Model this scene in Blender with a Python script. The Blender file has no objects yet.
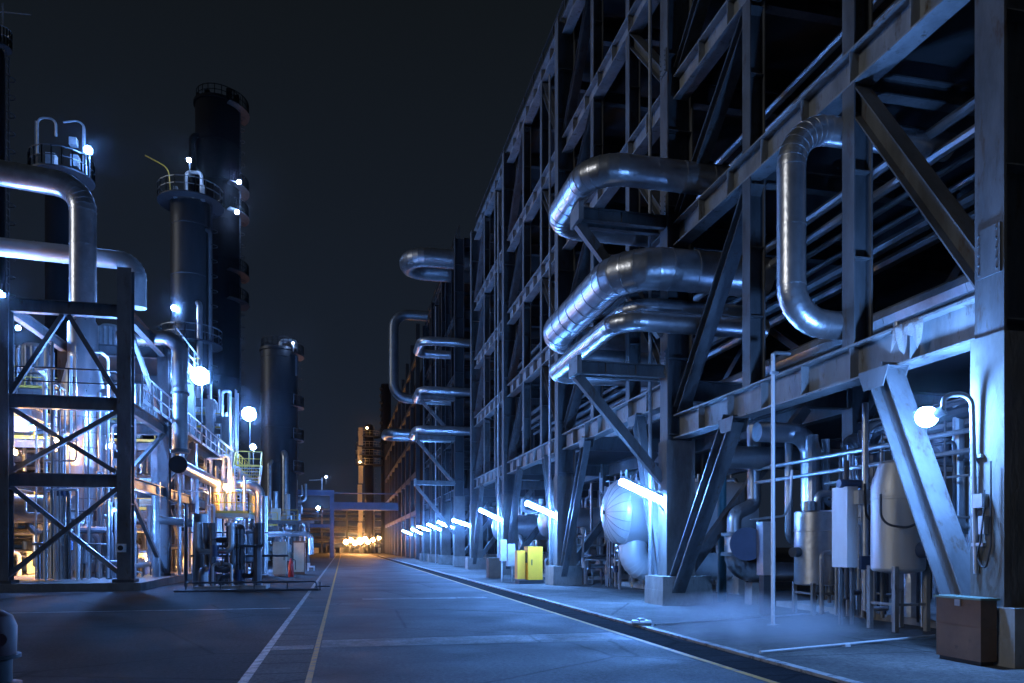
import bpy, math, random
from mathutils import Vector as V
random.seed(7)
R = math.radians
sc = bpy.context.scene
COL = sc.collection
# ------------------------------------------------------------------ camera model
F, CX, HY, CH = 750.0, 512.0, 546.0, 1.7
YAW = math.atan(169.0 / 750.0)
S_, C_ = math.sin(YAW), math.cos(YAW)
def _dir(u, v):
    a, b = (u - CX) / F, (HY - v) / F
    return S_ + C_ * a, C_ - S_ * a, b
def at_d(u, v, d):
    x, y, b = _dir(u, v); return V((x * d, y * d, CH + b * d))
def at_x(u, v, X):
    x, y, b = _dir(u, v); return at_d(u, v, X / x)
def at_y(u, v, Y):
    x, y, b = _dir(u, v); return at_d(u, v, Y / y)
def ground(u, v):
    return at_d(u, v, CH / ((v - HY) / F))
def zof(v, x, y):
    return CH + (HY - v) / F * (x * S_ + y * C_)

# ------------------------------------------------------------------ materials
MATS = {}
def mat(name, base, metal=0.0, rough=0.5, var=0.25, scale=2.0, bump=0.0, stretch=(1, 1, 1), rust=None, rustamt=0.62, rvar=0.15, spec=0.5):
    m = bpy.data.materials.new(name); m.use_nodes = True
    nt = m.node_tree; N = nt.nodes; L = nt.links
    b = N['Principled BSDF']
    b.inputs['Metallic'].default_value = metal
    b.inputs['Specular IOR Level'].default_value = spec
    tc = N.new('ShaderNodeTexCoord'); mp = N.new('ShaderNodeMapping')
    mp.inputs['Scale'].default_value = stretch
    L.new(tc.outputs['Object'], mp.inputs['Vector'])
    n1 = N.new('ShaderNodeTexNoise'); n1.inputs['Scale'].default_value = scale; n1.inputs['Detail'].default_value = 6; n1.inputs['Roughness'].default_value = 0.65
    L.new(mp.outputs['Vector'], n1.inputs['Vector'])
    cr = N.new('ShaderNodeValToRGB')
    lo = [max(0, c * (1 - var)) for c in base]; hi = [min(1, c * (1 + var)) for c in base]
    cr.color_ramp.elements[0].position = 0.3; cr.color_ramp.elements[1].position = 0.7
    cr.color_ramp.elements[0].color = (*lo, 1); cr.color_ramp.elements[1].color = (*hi, 1)
    L.new(n1.outputs['Fac'], cr.inputs['Fac'])
    out = cr.outputs['Color']
    if rust:
        n2 = N.new('ShaderNodeTexNoise'); n2.inputs['Scale'].default_value = scale * 2.7; n2.inputs['Detail'].default_value = 8; n2.inputs['Roughness'].default_value = 0.7
        L.new(mp.outputs['Vector'], n2.inputs['Vector'])
        r2 = N.new('ShaderNodeValToRGB'); r2.color_ramp.elements[0].position = rustamt; r2.color_ramp.elements[1].position = min(1, rustamt + 0.12)
        L.new(n2.outputs['Fac'], r2.inputs['Fac'])
        mx = N.new('ShaderNodeMixRGB'); mx.inputs['Color2'].default_value = (*rust, 1)
        L.new(r2.outputs['Color'], mx.inputs['Fac']); L.new(out, mx.inputs['Color1']); out = mx.outputs['Color']
    L.new(out, b.inputs['Base Color'])
    mr = N.new('ShaderNodeMapRange'); mr.inputs['To Min'].default_value = max(0.03, rough - rvar); mr.inputs['To Max'].default_value = min(1, rough + rvar)
    L.new(n1.outputs['Fac'], mr.inputs['Value']); L.new(mr.outputs['Result'], b.inputs['Roughness'])
    if bump:
        n3 = N.new('ShaderNodeTexNoise'); n3.inputs['Scale'].default_value = scale * 6; n3.inputs['Detail'].default_value = 5
        L.new(mp.outputs['Vector'], n3.inputs['Vector'])
        bp = N.new('ShaderNodeBump'); bp.inputs['Strength'].default_value = bump; bp.inputs['Distance'].default_value = 0.03
        L.new(n3.outputs['Fac'], bp.inputs['Height']); L.new(bp.outputs['Normal'], b.inputs['Normal'])
    MATS[name] = m
    return m
def emit(name, col, s):
    m = bpy.data.materials.new(name); m.use_nodes = True
    nt = m.node_tree; nt.nodes.clear()
    e = nt.nodes.new('ShaderNodeEmission'); o = nt.nodes.new('ShaderNodeOutputMaterial')
    e.inputs['Color'].default_value = (*col, 1); e.inputs['Strength'].default_value = s
    nt.links.new(e.outputs[0], o.inputs['Surface']); MATS[name] = m
    return m
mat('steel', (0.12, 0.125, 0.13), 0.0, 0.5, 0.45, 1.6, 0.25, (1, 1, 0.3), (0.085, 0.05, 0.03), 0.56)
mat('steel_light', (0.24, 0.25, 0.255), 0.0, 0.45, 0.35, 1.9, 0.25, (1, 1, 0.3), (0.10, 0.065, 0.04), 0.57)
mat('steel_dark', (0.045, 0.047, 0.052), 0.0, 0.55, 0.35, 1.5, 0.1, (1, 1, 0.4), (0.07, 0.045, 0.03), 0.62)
mat('steel_blue', (0.05, 0.08, 0.16), 0.0, 0.45, 0.25, 1.2, 0.05)
mat('lagging', (0.62, 0.63, 0.65), 0.9, 0.33, 0.2, 1.8, 0.2, (1, 1, 1), (0.42, 0.42, 0.43), 0.62, 0.09)
mat('lagging_dull', (0.38, 0.39, 0.40), 0.85, 0.42, 0.2, 1.6, 0.12, (1, 1, 1), (0.2, 0.18, 0.16), 0.62, 0.1)
mat('white_paint', (0.70, 0.71, 0.72), 0.0, 0.4, 0.1, 2.5, 0.04, (1, 1, 0.4), (0.38, 0.33, 0.27), 0.68)
mat('clad_white', (0.62, 0.62, 0.62), 0.3, 0.42, 0.08, 1.5, 0.15, (1, 1, 0.5), (0.5, 0.48, 0.45), 0.66)
mat('chrome', (0.66, 0.66, 0.68), 0.75, 0.3, 0.1, 1.2, 0.12, (3, 3, 0.15), (0.5, 0.49, 0.48), 0.64, 0.1)
mat('galv', (0.48, 0.50, 0.52), 0.7, 0.4, 0.2, 5.0, 0.05)
mat('pipe_dark', (0.12, 0.125, 0.14), 0.5, 0.4, 0.3, 2.0, 0.08)
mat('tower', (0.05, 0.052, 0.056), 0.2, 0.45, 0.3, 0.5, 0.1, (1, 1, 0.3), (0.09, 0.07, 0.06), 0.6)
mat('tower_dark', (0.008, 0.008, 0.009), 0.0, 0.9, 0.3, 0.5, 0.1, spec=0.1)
mat('concrete', (0.30, 0.29, 0.27), 0.0, 0.8, 0.3, 2.2, 0.3, (1, 1, 0.5), (0.16, 0.15, 0.14), 0.6)
mat('concrete_dark', (0.15, 0.145, 0.135), 0.0, 0.85, 0.4, 1.8, 0.5, (1, 1, 0.4), (0.1, 0.09, 0.08), 0.6)
mat('yellow', (0.95, 0.42, 0.02), 0.0, 0.45, 0.12, 3.0, 0.03, (1, 1, 0.4), (0.3, 0.2, 0.05), 0.7)
mat('yellow_rail', (0.8, 0.52, 0.08), 0.0, 0.5, 0.1, 3.0)
mat('blue_paint', (0.05, 0.09, 0.42), 0.0, 0.4, 0.15, 3.0, 0.03)
mat('teal', (0.08, 0.25, 0.30), 0.0, 0.45, 0.15, 3.0, 0.03)
mat('red', (0.55, 0.03, 0.025), 0.0, 0.35, 0.15, 3.0)
mat('dark_red', (0.06, 0.012, 0.014), 0.0, 0.5, 0.25, 3.0)
mat('brown', (0.15, 0.085, 0.05), 0.0, 0.55, 0.25, 2.5, 0.06, (1, 1, 1), (0.05, 0.035, 0.025), 0.6)
mat('lid_green', (0.16, 0.24, 0.20), 0.0, 0.5, 0.2, 3.0, 0.05)
mat('sage', (0.42, 0.47, 0.38), 0.0, 0.5, 0.12, 3.0, 0.04)
mat('black', (0.018, 0.018, 0.02), 0.0, 0.55, 0.3, 3.0)
mat('cream', (0.52, 0.48, 0.36), 0.0, 0.6, 0.15, 2.0, 0.05)
mat('cloth', (0.05, 0.055, 0.07), 0.0, 0.9, 0.2, 3.0)
mat('skin', (0.45, 0.28, 0.2), 0.0, 0.6, 0.1, 3.0)
mat('plastic_sheet', (0.45, 0.46, 0.46), 0.0, 0.5, 0.15, 5.0, 0.4)
mat('deck', (0.05, 0.052, 0.055), 0.2, 0.6, 0.3, 1.0)
emit('tube_light', (0.12, 0.35, 1.0), 1000)
emit('tube_far', (0.12, 0.35, 1.0), 750)
emit('flood', (0.14, 0.36, 1.0), 420)
emit('near_flood', (0.15, 0.38, 1.0), 1300)
emit('small_cool', (0.3, 0.5, 1.0), 300)
emit('warm', (1.0, 0.5, 0.16), 1400)
emit('warm_far', (1.0, 0.45, 0.14), 300)
emit('cool_inside', (0.13, 0.34, 1.0), 4200)

def ground_mat(name, base, rough, patch, rvar=0.2, joint=None, jcol=None, blotch=0.25, spec=0.15, bumpd=0.012):
    m = bpy.data.materials.new(name); m.use_nodes = True
    nt = m.node_tree; N = nt.nodes; L = nt.links; b = N['Principled BSDF']
    b.inputs['Specular IOR Level'].default_value = spec
    tc = N.new('ShaderNodeTexCoord')
    def noise(s, d=6, r=0.6, st=None):
        n = N.new('ShaderNodeTexNoise'); n.inputs['Scale'].default_value = s; n.inputs['Detail'].default_value = d; n.inputs['Roughness'].default_value = r
        src = tc.outputs['Object']
        if st:
            mp = N.new('ShaderNodeMapping'); mp.inputs['Scale'].default_value = st; L.new(src, mp.inputs['Vector']); src = mp.outputs['Vector']
        L.new(src, n.inputs['Vector']); return n
    big = noise(blotch, 8, 0.62); fine = noise(16, 6, 0.85); mid = noise(0.9, 8, 0.72)
    cr = N.new('ShaderNodeValToRGB'); cr.color_ramp.elements[0].position = 0.33; cr.color_ramp.elements[1].position = 0.68
    cr.color_ramp.elements[0].color = (*[c * (1 - patch) for c in base], 1); cr.color_ramp.elements[1].color = (*[c * (1 + patch) for c in base], 1)
    L.new(big.outputs['Fac'], cr.inputs['Fac'])
    m1 = N.new('ShaderNodeMixRGB'); m1.blend_type = 'MULTIPLY'; m1.inputs['Fac'].default_value = 1.0
    fr = N.new('ShaderNodeMapRange'); fr.inputs['From Min'].default_value = 0.34; fr.inputs['From Max'].default_value = 0.66; fr.inputs['To Min'].default_value = 0.45; fr.inputs['To Max'].default_value = 1.6; L.new(fine.outputs['Fac'], fr.inputs['Value'])
    L.new(cr.outputs['Color'], m1.inputs['Color1']); L.new(fr.outputs['Result'], m1.inputs['Color2'])
    m2 = N.new('ShaderNodeMixRGB'); m2.blend_type = 'OVERLAY'; m2.inputs['Fac'].default_value = 0.8
    L.new(m1.outputs['Color'], m2.inputs['Color1']); L.new(mid.outputs['Fac'], m2.inputs['Color2'])
    out = m2.outputs['Color']
    # cracks
    vo = N.new('ShaderNodeTexVoronoi'); vo.feature = 'DISTANCE_TO_EDGE'; vo.inputs['Scale'].default_value = 0.22
    dist = noise(1.5, 5, 0.6); mxv = N.new('ShaderNodeMixRGB'); mxv.inputs['Fac'].default_value = 0.12
    L.new(tc.outputs['Object'], mxv.inputs['Color1']); L.new(dist.outputs['Color'], mxv.inputs['Color2']); L.new(mxv.outputs['Color'], vo.inputs['Vector'])
    cm = N.new('ShaderNodeMapRange'); cm.inputs['From Max'].default_value = 0.01; cm.inputs['To Min'].default_value = 0.45; cm.inputs['To Max'].default_value = 1.0
    L.new(vo.outputs['Distance'], cm.inputs['Value'])
    m3 = N.new('ShaderNodeMixRGB'); m3.blend_type = 'MULTIPLY'; m3.inputs['Fac'].default_value = 1
    L.new(out, m3.inputs['Color1']); L.new(cm.outputs['Result'], m3.inputs['Color2']); out = m3.outputs['Color']
    if joint:
        sx = N.new('ShaderNodeSeparateXYZ'); L.new(tc.outputs['Object'], sx.inputs[0])
        for ax, per in joint:
            md = N.new('ShaderNodeMath'); md.operation = 'PINGPONG'; md.inputs[1].default_value = per / 2
            L.new(sx.outputs[ax], md.inputs[0])
            jm = N.new('ShaderNodeMapRange'); jm.inputs['From Min'].default_value = 0.012; jm.inputs['From Max'].default_value = 0.03; jm.inputs['To Min'].default_value = 0.3
            L.new(md.outputs[0], jm.inputs['Value'])
            mm = N.new('ShaderNodeMixRGB'); mm.blend_type = 'MULTIPLY'; mm.inputs['Fac'].default_value = 1
            L.new(out, mm.inputs['Color1']); L.new(jm.outputs['Result'], mm.inputs['Color2']); out = mm.outputs['Color']
    L.new(out, b.inputs['Base Color'])
    mr = N.new('ShaderNodeMapRange'); mr.inputs['From Min'].default_value = 0.3; mr.inputs['From Max'].default_value = 0.7
    mr.inputs['To Min'].default_value = max(0.1, rough - rvar); mr.inputs['To Max'].default_value = min(1, rough + rvar)
    L.new(mid.outputs['Fac'], mr.inputs['Value']); L.new(mr.outputs['Result'], b.inputs['Roughness'])
    bp = N.new('ShaderNodeBump'); bp.inputs['Strength'].default_value = 0.5; bp.inputs['Distance'].default_value = bumpd
    L.new(fine.outputs['Fac'], bp.inputs['Height']); L.new(bp.outputs['Normal'], b.inputs['Normal'])
    MATS[name] = m
    return m
ground_mat('yard', (0.05, 0.05, 0.05), 0.92, 0.35, 0.18)
ground_mat('asphalt', (0.088, 0.092, 0.096), 0.72, 0.5, 0.2, [(1, 9.0)], blotch=0.35)
ground_mat('pavement', (0.105, 0.105, 0.10), 0.85, 0.45, 0.15, [(1, 5.6), (0, 4.0)], blotch=0.4)
ground_mat('slab', (0.09, 0.09, 0.088), 0.8, 0.3, 0.2, [(1, 0.9)], blotch=0.5)
ground_mat('drain', (0.016, 0.016, 0.018), 0.97, 0.3, 0.03, [(1, 0.6)], blotch=0.8, spec=0.03)
ground_mat('patch', (0.19, 0.19, 0.187), 0.65, 0.6, 0.25, blotch=1.6)
def paint_mat(name, col, wear):
    m = bpy.data.materials.new(name); m.use_nodes = True
    nt = m.node_tree; N = nt.nodes; L = nt.links; b = N['Principled BSDF']
    tc = N.new('ShaderNodeTexCoord'); n = N.new('ShaderNodeTexNoise'); n.inputs['Scale'].default_value = 5; n.inputs['Detail'].default_value = 8; n.inputs['Roughness'].default_value = 0.75
    L.new(tc.outputs['Object'], n.inputs['Vector'])
    cr = N.new('ShaderNodeValToRGB'); cr.color_ramp.elements[0].position = wear; cr.color_ramp.elements[1].position = wear + 0.12
    cr.color_ramp.elements[0].color = (0.10, 0.10, 0.10, 1); cr.color_ramp.elements[1].color = (*col, 1)
    L.new(n.outputs['Fac'], cr.inputs['Fac']); L.new(cr.outputs['Color'], b.inputs['Base Color']); b.inputs['Roughness'].default_value = 0.6
    MATS[name] = m
paint_mat('paint_white', (0.30, 0.31, 0.30), 0.42)
paint_mat('paint_kerb', (0.36, 0.36, 0.35), 0.4)
paint_mat('paint_yellow', (0.62, 0.29, 0.015), 0.38)

# ------------------------------------------------------------------ mesh builder
def frame(t, up=(0, 0, 1)):
    t = V(t).normalized(); u = V(up)
    if abs(t.dot(u.normalized())) > 0.98:
        u = V((1, 0, 0)) if abs(t.x) < 0.9 else V((0, 1, 0))
    s = t.cross(u).normalized(); u = s.cross(t).normalized()
    return t, s, u
class MB:
    def __init__(self): self.v = []; self.f = []
    def add(self, vs, fs):
        o = len(self.v); self.v += [V(p) for p in vs]; self.f += [tuple(i + o for i in q) for q in fs]; return self
    def box(self, c, s):
        c = V(c); x, y, z = s[0] / 2, s[1] / 2, s[2] / 2
        vs = [c + V((a * x, b * y, d * z)) for a in (-1, 1) for b in (-1, 1) for d in (-1, 1)]
        return self.add(vs, [(0, 1, 3, 2), (4, 6, 7, 5), (0, 4, 5, 1), (2, 3, 7, 6), (0, 2, 6, 4), (1, 5, 7, 3)])
    def bx(self, x0, x1, y0, y1, z0, z1):
        return self.box(((x0 + x1) / 2, (y0 + y1) / 2, (z0 + z1) / 2), (x1 - x0, y1 - y0, z1 - z0))
    def bar(self, p0, p1, w, h, up=(0, 0, 1), off=(0, 0)):
        p0, p1 = V(p0), V(p1); t, s, u = frame(p1 - p0, up)
        d = s * off[0] + u * off[1]
        vs = [p + d + s * (a * w / 2) + u * (b * h / 2) for p in (p0, p1) for a, b in ((-1, -1), (1, -1), (1, 1), (-1, 1))]
        return self.add(vs, [(3, 2, 1, 0), (4, 5, 6, 7), (0, 1, 5, 4), (1, 2, 6, 5), (2, 3, 7, 6), (3, 0, 4, 7)])
    def ibeam(self, p0, p1, depth, width, up=(0, 0, 1), tf=0.035, tw=0.025, stiff=0, ends=True):
        p0, p1 = V(p0), V(p1)
        self.bar(p0, p1, width, tf, up, (0, depth / 2 - tf / 2)); self.bar(p0, p1, width, tf, up, (0, -depth / 2 + tf / 2))
        self.bar(p0, p1, tw, depth - 2 * tf - 0.002, up)
        if stiff:
            L = (p1 - p0).length; n = max(1, int(L / stiff)); t = (p1 - p0).normalized()
            for i in range(1, n):
                q = p0 + t * (L * i / n)
                self.bar(q - t * 0.012, q + t * 0.012, width - 0.02, depth - 2 * tf - 0.004, up)
        return self
    def lathe(self, base, axis, prof, seg=20):
        base = V(base); t, s, u = frame(axis)
        vs = []; fs = []; rows = []
        for r, h in prof:
            if r < 1e-5:
                rows.append([len(vs)]); vs.append(base + t * h)
            else:
                row = []
                for i in range(seg):
                    a = 2 * math.pi * i / seg
                    row.append(len(vs)); vs.append(base + t * h + s * (r * math.cos(a)) + u * (r * math.sin(a)))
                rows.append(row)
        for A, B in zip(rows, rows[1:]):
            for i in range(seg):
                j = (i + 1) % seg
                if len(A) == 1 and len(B) == 1: continue
                if len(A) == 1: fs.append((A[0], B[j], B[i]))
                elif len(B) == 1: fs.append((A[i], A[j], B[0]))
                else: fs.append((A[i], A[j], B[j], B[i]))
        if len(rows[0]) > 1: fs.append(tuple(reversed(rows[0])))
        if len(rows[-1]) > 1: fs.append(tuple(rows[-1]))
        return self.add(vs, fs)
    def cyl(self, p0, p1, r, seg=14, r1=None):
        p0, p1 = V(p0), V(p1)
        return self.lathe(p0, p1 - p0, [(r, 0), (r if r1 is None else r1, (p1 - p0).length)], seg)
    def sphere(self, c, r, seg=16, rings=9, sz=1.0):
        prof = [(r * math.sin(math.pi * i / rings), -r * sz * math.cos(math.pi * i / rings)) for i in range(rings + 1)]
        prof[0] = (0, -r * sz); prof[-1] = (0, r * sz)
        return self.lathe(c, (0, 0, 1), prof, seg)
    def tube(self, pts, r, seg=14, bend=0.0, band=0.0, nb=7, e=None):
        pts = [V(p) for p in pts]
        nodes = [(pts[0], False)]
        for i in range(1, len(pts) - 1):
            a, b, c = pts[i - 1], pts[i], pts[i + 1]
            d1 = (b - a).normalized(); d2 = (c - b).normalized(); ang = d1.angle(d2, 0)
            if bend <= 0 or ang < 0.05: nodes.append((b, False)); continue
            k = min(bend * math.tan(ang / 2), (b - a).length * 0.49, (c - b).length * 0.49)
            rr = k / math.tan(ang / 2); s = b - d1 * k
            n = (d2 - d1 * d1.dot(d2)).normalized(); ctr = s + n * rr
            for j in range(nb + 1):
                th = ang * j / nb
                nodes.append((ctr - n * (rr * math.cos(th)) + d1 * (rr * math.sin(th)), bool(band)))
        nodes.append((pts[-1], False))
        if band:
            nn = [nodes[0]]
            for (p, s), (q, t) in zip(nodes, nodes[1:]):
                L = (q - p).length; k = int(L / band)
                for i in range(1, k + 1):
                    if i * L / (k + 1) > 0: nn.append((p.lerp(q, i / (k + 1)), True))
                nn.append((q, t))
            nodes = nn
        P = [p for p, _ in nodes]; n = len(P)
        T = []
        for i in range(n):
            a = P[max(0, i - 1)]; b = P[min(n - 1, i + 1)]
            T.append((b - a).normalized())
        rings = []
        e = r * 0.025 if e is None else e; w = min(0.03, r * 0.12)
        _, s, u = frame(T[0])
        for i in range(n):
            t = T[i]; s = (s - t * s.dot(t)).normalized(); u = t.cross(s)
            if nodes[i][1]:
                for o, rr in ((-w, r), (-w, r + e), (w, r + e), (w, r)): rings.append((P[i] + t * o, s.copy(), u.copy(), rr))
            else: rings.append((P[i], s.copy(), u.copy(), r))
        vs = []; fs = []
        for p, s, u, rr in rings:
            for j in range(seg):
                a = 2 * math.pi * j / seg; vs.append(p + s * (rr * math.cos(a)) + u * (rr * math.sin(a)))
        for i in range(len(rings) - 1):
            for j in range(seg):
                k = (j + 1) % seg; fs.append((i * seg + j, i * seg + k, (i + 1) * seg + k, (i + 1) * seg + j))
        fs.append(tuple(reversed(range(seg)))); fs.append(tuple((len(rings) - 1) * seg + j for j in range(seg)))
        return self.add(vs, fs)
    def rail(self, pts, h=1.1, sp=1.5, r=0.028, mid=True, toe=True):
        pts = [V(p) for p in pts]; up = V((0, 0, 1))
        for a, b in zip(pts, pts[1:]):
            L = (b - a).length; n = max(1, round(L / sp))
            for i in range(n + 1):
                q = a.lerp(b, i / n); self.bar(q, q + up * h, 2 * r, 2 * r)
            self.bar(a + up * h, b + up * h, 2 * r, 2 * r)
            if mid: self.bar(a + up * h * 0.52, b + up * h * 0.52, 1.6 * r, 1.6 * r)
            if toe: self.bar(a + up * 0.07, b + up * 0.07, 0.02, 0.14)
        return self
    def build(self, name, material, parent=None, smooth=True, ang=35, base=None):
        if parent is None:
            if base is None:
                lo = [min(p[k] for p in self.v) for k in range(3)]; hi = [max(p[k] for p in self.v) for k in range(3)]
                base = V(((lo[0] + hi[0]) / 2, (lo[1] + hi[1]) / 2, lo[2]))
            org = V(base)
        else:
            org = wl(parent)
        me = bpy.data.meshes.new(name)
        me.from_pydata([tuple(p - org) for p in self.v], [], self.f); me.update()
        if smooth:
            me.polygons.foreach_set('use_smooth', [True] * len(me.polygons)); me.set_sharp_from_angle(angle=R(ang))
        me.materials.append(MATS[material] if isinstance(material, str) else material)
        o = bpy.data.objects.new(name, me); COL.objects.link(o)
        if parent is None: o.location = org
        else: o.parent = parent
        return o
def wl(o):
    p = V((0, 0, 0))
    while o is not None: p += o.location; o = o.parent
    return p
def tag(o, label, cat, group=None):
    o['label'] = label; o['category'] = cat
    if group: o['group'] = group
    return o
def thing(name, label, cat, loc, group=None):
    o = bpy.data.objects.new(name, None); COL.objects.link(o); o.location = loc; o.empty_display_size = 0.2
    return tag(o, label, cat, group)
def struct(name, mb, m):
    o = mb.build(name, m, smooth=False); o['kind'] = 'structure'; return o
def kids(o): return [c for c in bpy.data.objects if c.parent == o]
def dup(root, loc, label=None, group=None):
    r = root.copy(); COL.objects.link(r); r.location = loc
    if label: r['label'] = label
    if group: r['group'] = group
    for ch in list(root.children):
        c = ch.copy(); COL.objects.link(c); c.parent = r
        for g in list(ch.children):
            d = g.copy(); COL.objects.link(d); d.parent = c
    return r
def sheet(x0, x1, y0, y1, z): return MB().add([(x0, y0, z), (x1, y0, z), (x1, y1, z), (x0, y1, z)], [(0, 1, 2, 3)])

# ------------------------------------------------------------------ setting
struct('ground', sheet(-500, 500, -120, 900, 0), 'yard')
struct('road', sheet(-0.42, 5.26, -20, 300, 0.004), 'asphalt')
struct('slab_strip', sheet(-1.16, -0.42, -20, 300, 0.008), 'slab')
struct('pavement', MB().bx(6.14, 60, -20, 130, -0.2, 0.02), 'pavement')
struct('drain_strip', sheet(5.28, 6.0, -20, 130, 0.008), 'drain')
struct('kerb', MB().bx(5.99, 6.135, -20, 130, -0.2, 0.05), 'paint_kerb')
struct('road_marking', sheet(-1.27, -1.15, -20, 160, 0.012), 'paint_white')
struct('road_marking', sheet(-0.46, -0.38, -20, 160, 0.012), 'paint_yellow')
struct('road_marking', sheet(5.15, 5.25, -20, 130, 0.012), 'paint_yellow')
struct('road_marking', sheet(-16, -1.4, 21.2, 21.34, 0.008), 'paint_white')
struct('road_patch', MB().add([(-0.36, 12.9, 0.008), (5.1, 12.7, 0.008), (5.1, 13.9, 0.008), (-0.36, 13.9, 0.008)], [(0, 1, 2, 3)]), 'patch')
struct('road_patch', sheet(0.6, 4.6, 24.0, 24.7, 0.008), 'patch')
struct('road_patch', sheet(-1.14, -0.48, 12.7, 13.2, 0.0125), 'patch')

# ------------------------------------------------------------------ right: steel rack
LV = [6.2, 10.65, 14.85, 19.05, 24.2]          # girder centre heights
GD = 0.68
def make_rack(label, ys, levels, xs=(9.45, 15.5, 22.0), near_level=None, loc=None, sm='steel', sl='steel_light'):
    root = thing('pipe_rack', label, 'pipe rack', loc or (xs[0], ys[0], 0))
    top = levels[-1] + GD / 2
    xf = xs[0]
    protos = {}
    def part(key, name, mk, m, off):
        # first of a kind is meshed, repeats are copies
        if key in protos:
            o = protos[key][0].copy(); COL.objects.link(o); o.parent = root; o.location = V(off) - protos[key][1]
        else:
            o = mk().build(name, m, root); protos[key] = (o, V(off))
        return o
    for j, x in enumerate(xs):
        for i, y in enumerate(ys):
            part(('c', j), 'column', lambda: MB().ibeam((x, y, 0.55), (x, y, top), 0.8, 0.5, (1, 0, 0), 0.045, 0.03, 2.1), sm, (0, y - ys[0], 0))
            part(('p', j, i == 0), 'plinth', lambda: (MB().bx(x - 0.48, x + 0.8, y - 0.5, y + 0.45, -0.05, 0.45).bx(x - 0.465, x + 0.785, y - 0.485, y + 0.435, 0.45, 0.84) if i == 0 else MB().bx(x - 0.72, x + 0.8, y - 0.65, y + 0.65, -0.05, 0.45).bx(x - 0.705, x + 0.785, y - 0.635, y + 0.635, 0.45, 0.84)), 'concrete', (0, y - ys[0], 0))
            if j == 0:
                part('e', 'fireproofing', lambda: MB().bx(x - 0.44, x + 0.44, y - 0.29, y + 0.29, 0.84, (4.72 if (near_level and i == 0) else levels[0] - GD / 2 - 0.02)), 'concrete_dark', (0, y - ys[0], 0))
    for i in range(len(ys) - 1):
        y0, y1 = ys[i], ys[i + 1]
        for k, z in enumerate(levels):
            zz = near_level if (near_level and i == 0 and k == 0) else z
            for j, x in enumerate(xs):
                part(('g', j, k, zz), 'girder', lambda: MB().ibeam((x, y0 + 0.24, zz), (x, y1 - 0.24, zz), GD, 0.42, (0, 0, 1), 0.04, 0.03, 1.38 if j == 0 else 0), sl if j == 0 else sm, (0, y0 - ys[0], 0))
            if k + 1 < len(levels):
                z0 = zz + GD / 2; z1 = levels[k + 1] - GD / 2
                for dy in (3.35, 7.0):
                    part(('s', k, z0, dy), 'post', lambda: MB().ibeam((xf, y0 + dy, z0), (xf, y0 + dy, z1), 0.4, 0.34, (1, 0, 0), 0.03, 0.02, 1.5), sm, (0, y0 - ys[0], 0))
                for dy in (5.6,):
                    part(('s2', k, z0, dy), 'post', lambda: MB().ibeam((xs[1], y0 + dy, z0), (xs[1], y0 + dy, z1), 0.4, 0.34, (1, 0, 0), 0.03, 0.02), sm, (0, y0 - ys[0], 0))
                    part(('b2', k, z0, dy), 'brace', lambda: MB().bar((xs[1], y0 + 0.3, z0 + 0.15), (xs[1], y0 + dy, z1 - 0.05), 0.24, 0.26), sm, (0, y0 - ys[0], 0))
                    part(('b3', k, z0, dy), 'brace', lambda: MB().bar((xs[1], y0 + 10.9, z0 + 0.15), (xs[1], y0 + dy, z1 - 0.05), 0.24, 0.26), sm, (0, y0 - ys[0], 0))
                    for jy in (3.35, 7.0): part(('cb', k, z0, jy), 'joist', lambda: MB().ibeam((xf + 0.3, y0 + jy, z1 + 0.1), (xs[1] - 0.4, y0 + jy, z1 + 0.1), 0.4, 0.26, (0, 0, 1), 0.03, 0.02), sm, (0, y0 - ys[0], 0))
                for (dy, ey) in ((3.35, 0.3), (7.0, 10.9)):
                    part(('b', k, z0, dy), 'brace', lambda: MB().ibeam((xf, y0 + ey, z0 + 0.15), (xf, y0 + dy + (0.05 if dy < 4 else -0.05), z1 - 0.05), 0.34, 0.36, (0, 1, 0.1), 0.025, 0.02), sm, (0, y0 - ys[0], 0))
        if near_level and i < 2:
            zg = near_level if i == 0 else levels[0]
            for dy in (2.35, 7.5):
                gs = MB()
                for xo in (-0.46, -0.06): gs.add([(xf + xo + q, y0 + dy + a, zg - GD / 2 - b) for q in (0, 0.02) for a, b in ((-0.38, 0.002), (0.38, 0.002), (0.24, 0.34), (-0.24, 0.34))], [(3, 2, 1, 0), (4, 5, 6, 7), (0, 1, 5, 4), (1, 2, 6, 5), (2, 3, 7, 6), (3, 0, 4, 7)])
                gs.bar((xf - 0.45, y0 + dy, zg - GD / 2 - 0.02), (xf - 0.05, y0 + dy, zg - GD / 2 - 0.02), 0.7, 0.03).build('gusset', sm, root, False)
            for y in (y0,):
                for z in levels:
                    zz2 = near_level if (i == 0 and z == levels[0]) else z
                    pl = MB().bx(xf - 0.43, xf - 0.405, y - 0.21, y + 0.21, zz2 + 0.45, zz2 + 1.15)
                    for a in (-0.15, 0.15):
                        for b in range(5): pl.cyl((xf - 0.425, y + a, zz2 + 0.52 + b * 0.14), (xf - 0.455, y + a, zz2 + 0.52 + b * 0.14), 0.02, 6)
                    pl.build('splice_plate', sm, root, False)
        zz = near_level if (near_level and i == 0) else levels[0]
        for (dy, ey) in ((2.35, 0.45), (7.5, 10.72)):
            part(('kb', zz, dy, i == 0), 'brace', lambda: MB().ibeam((xf - 0.24, y0 + ey, 0.5), (xf - 0.24, y0 + dy, zz - GD / 2), 0.42, (0.4 if near_level and i == 0 else 0.26), (0, 1, 0.1), 0.03, 0.025, 0), sm, (0, y0 - ys[0], 0))
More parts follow.
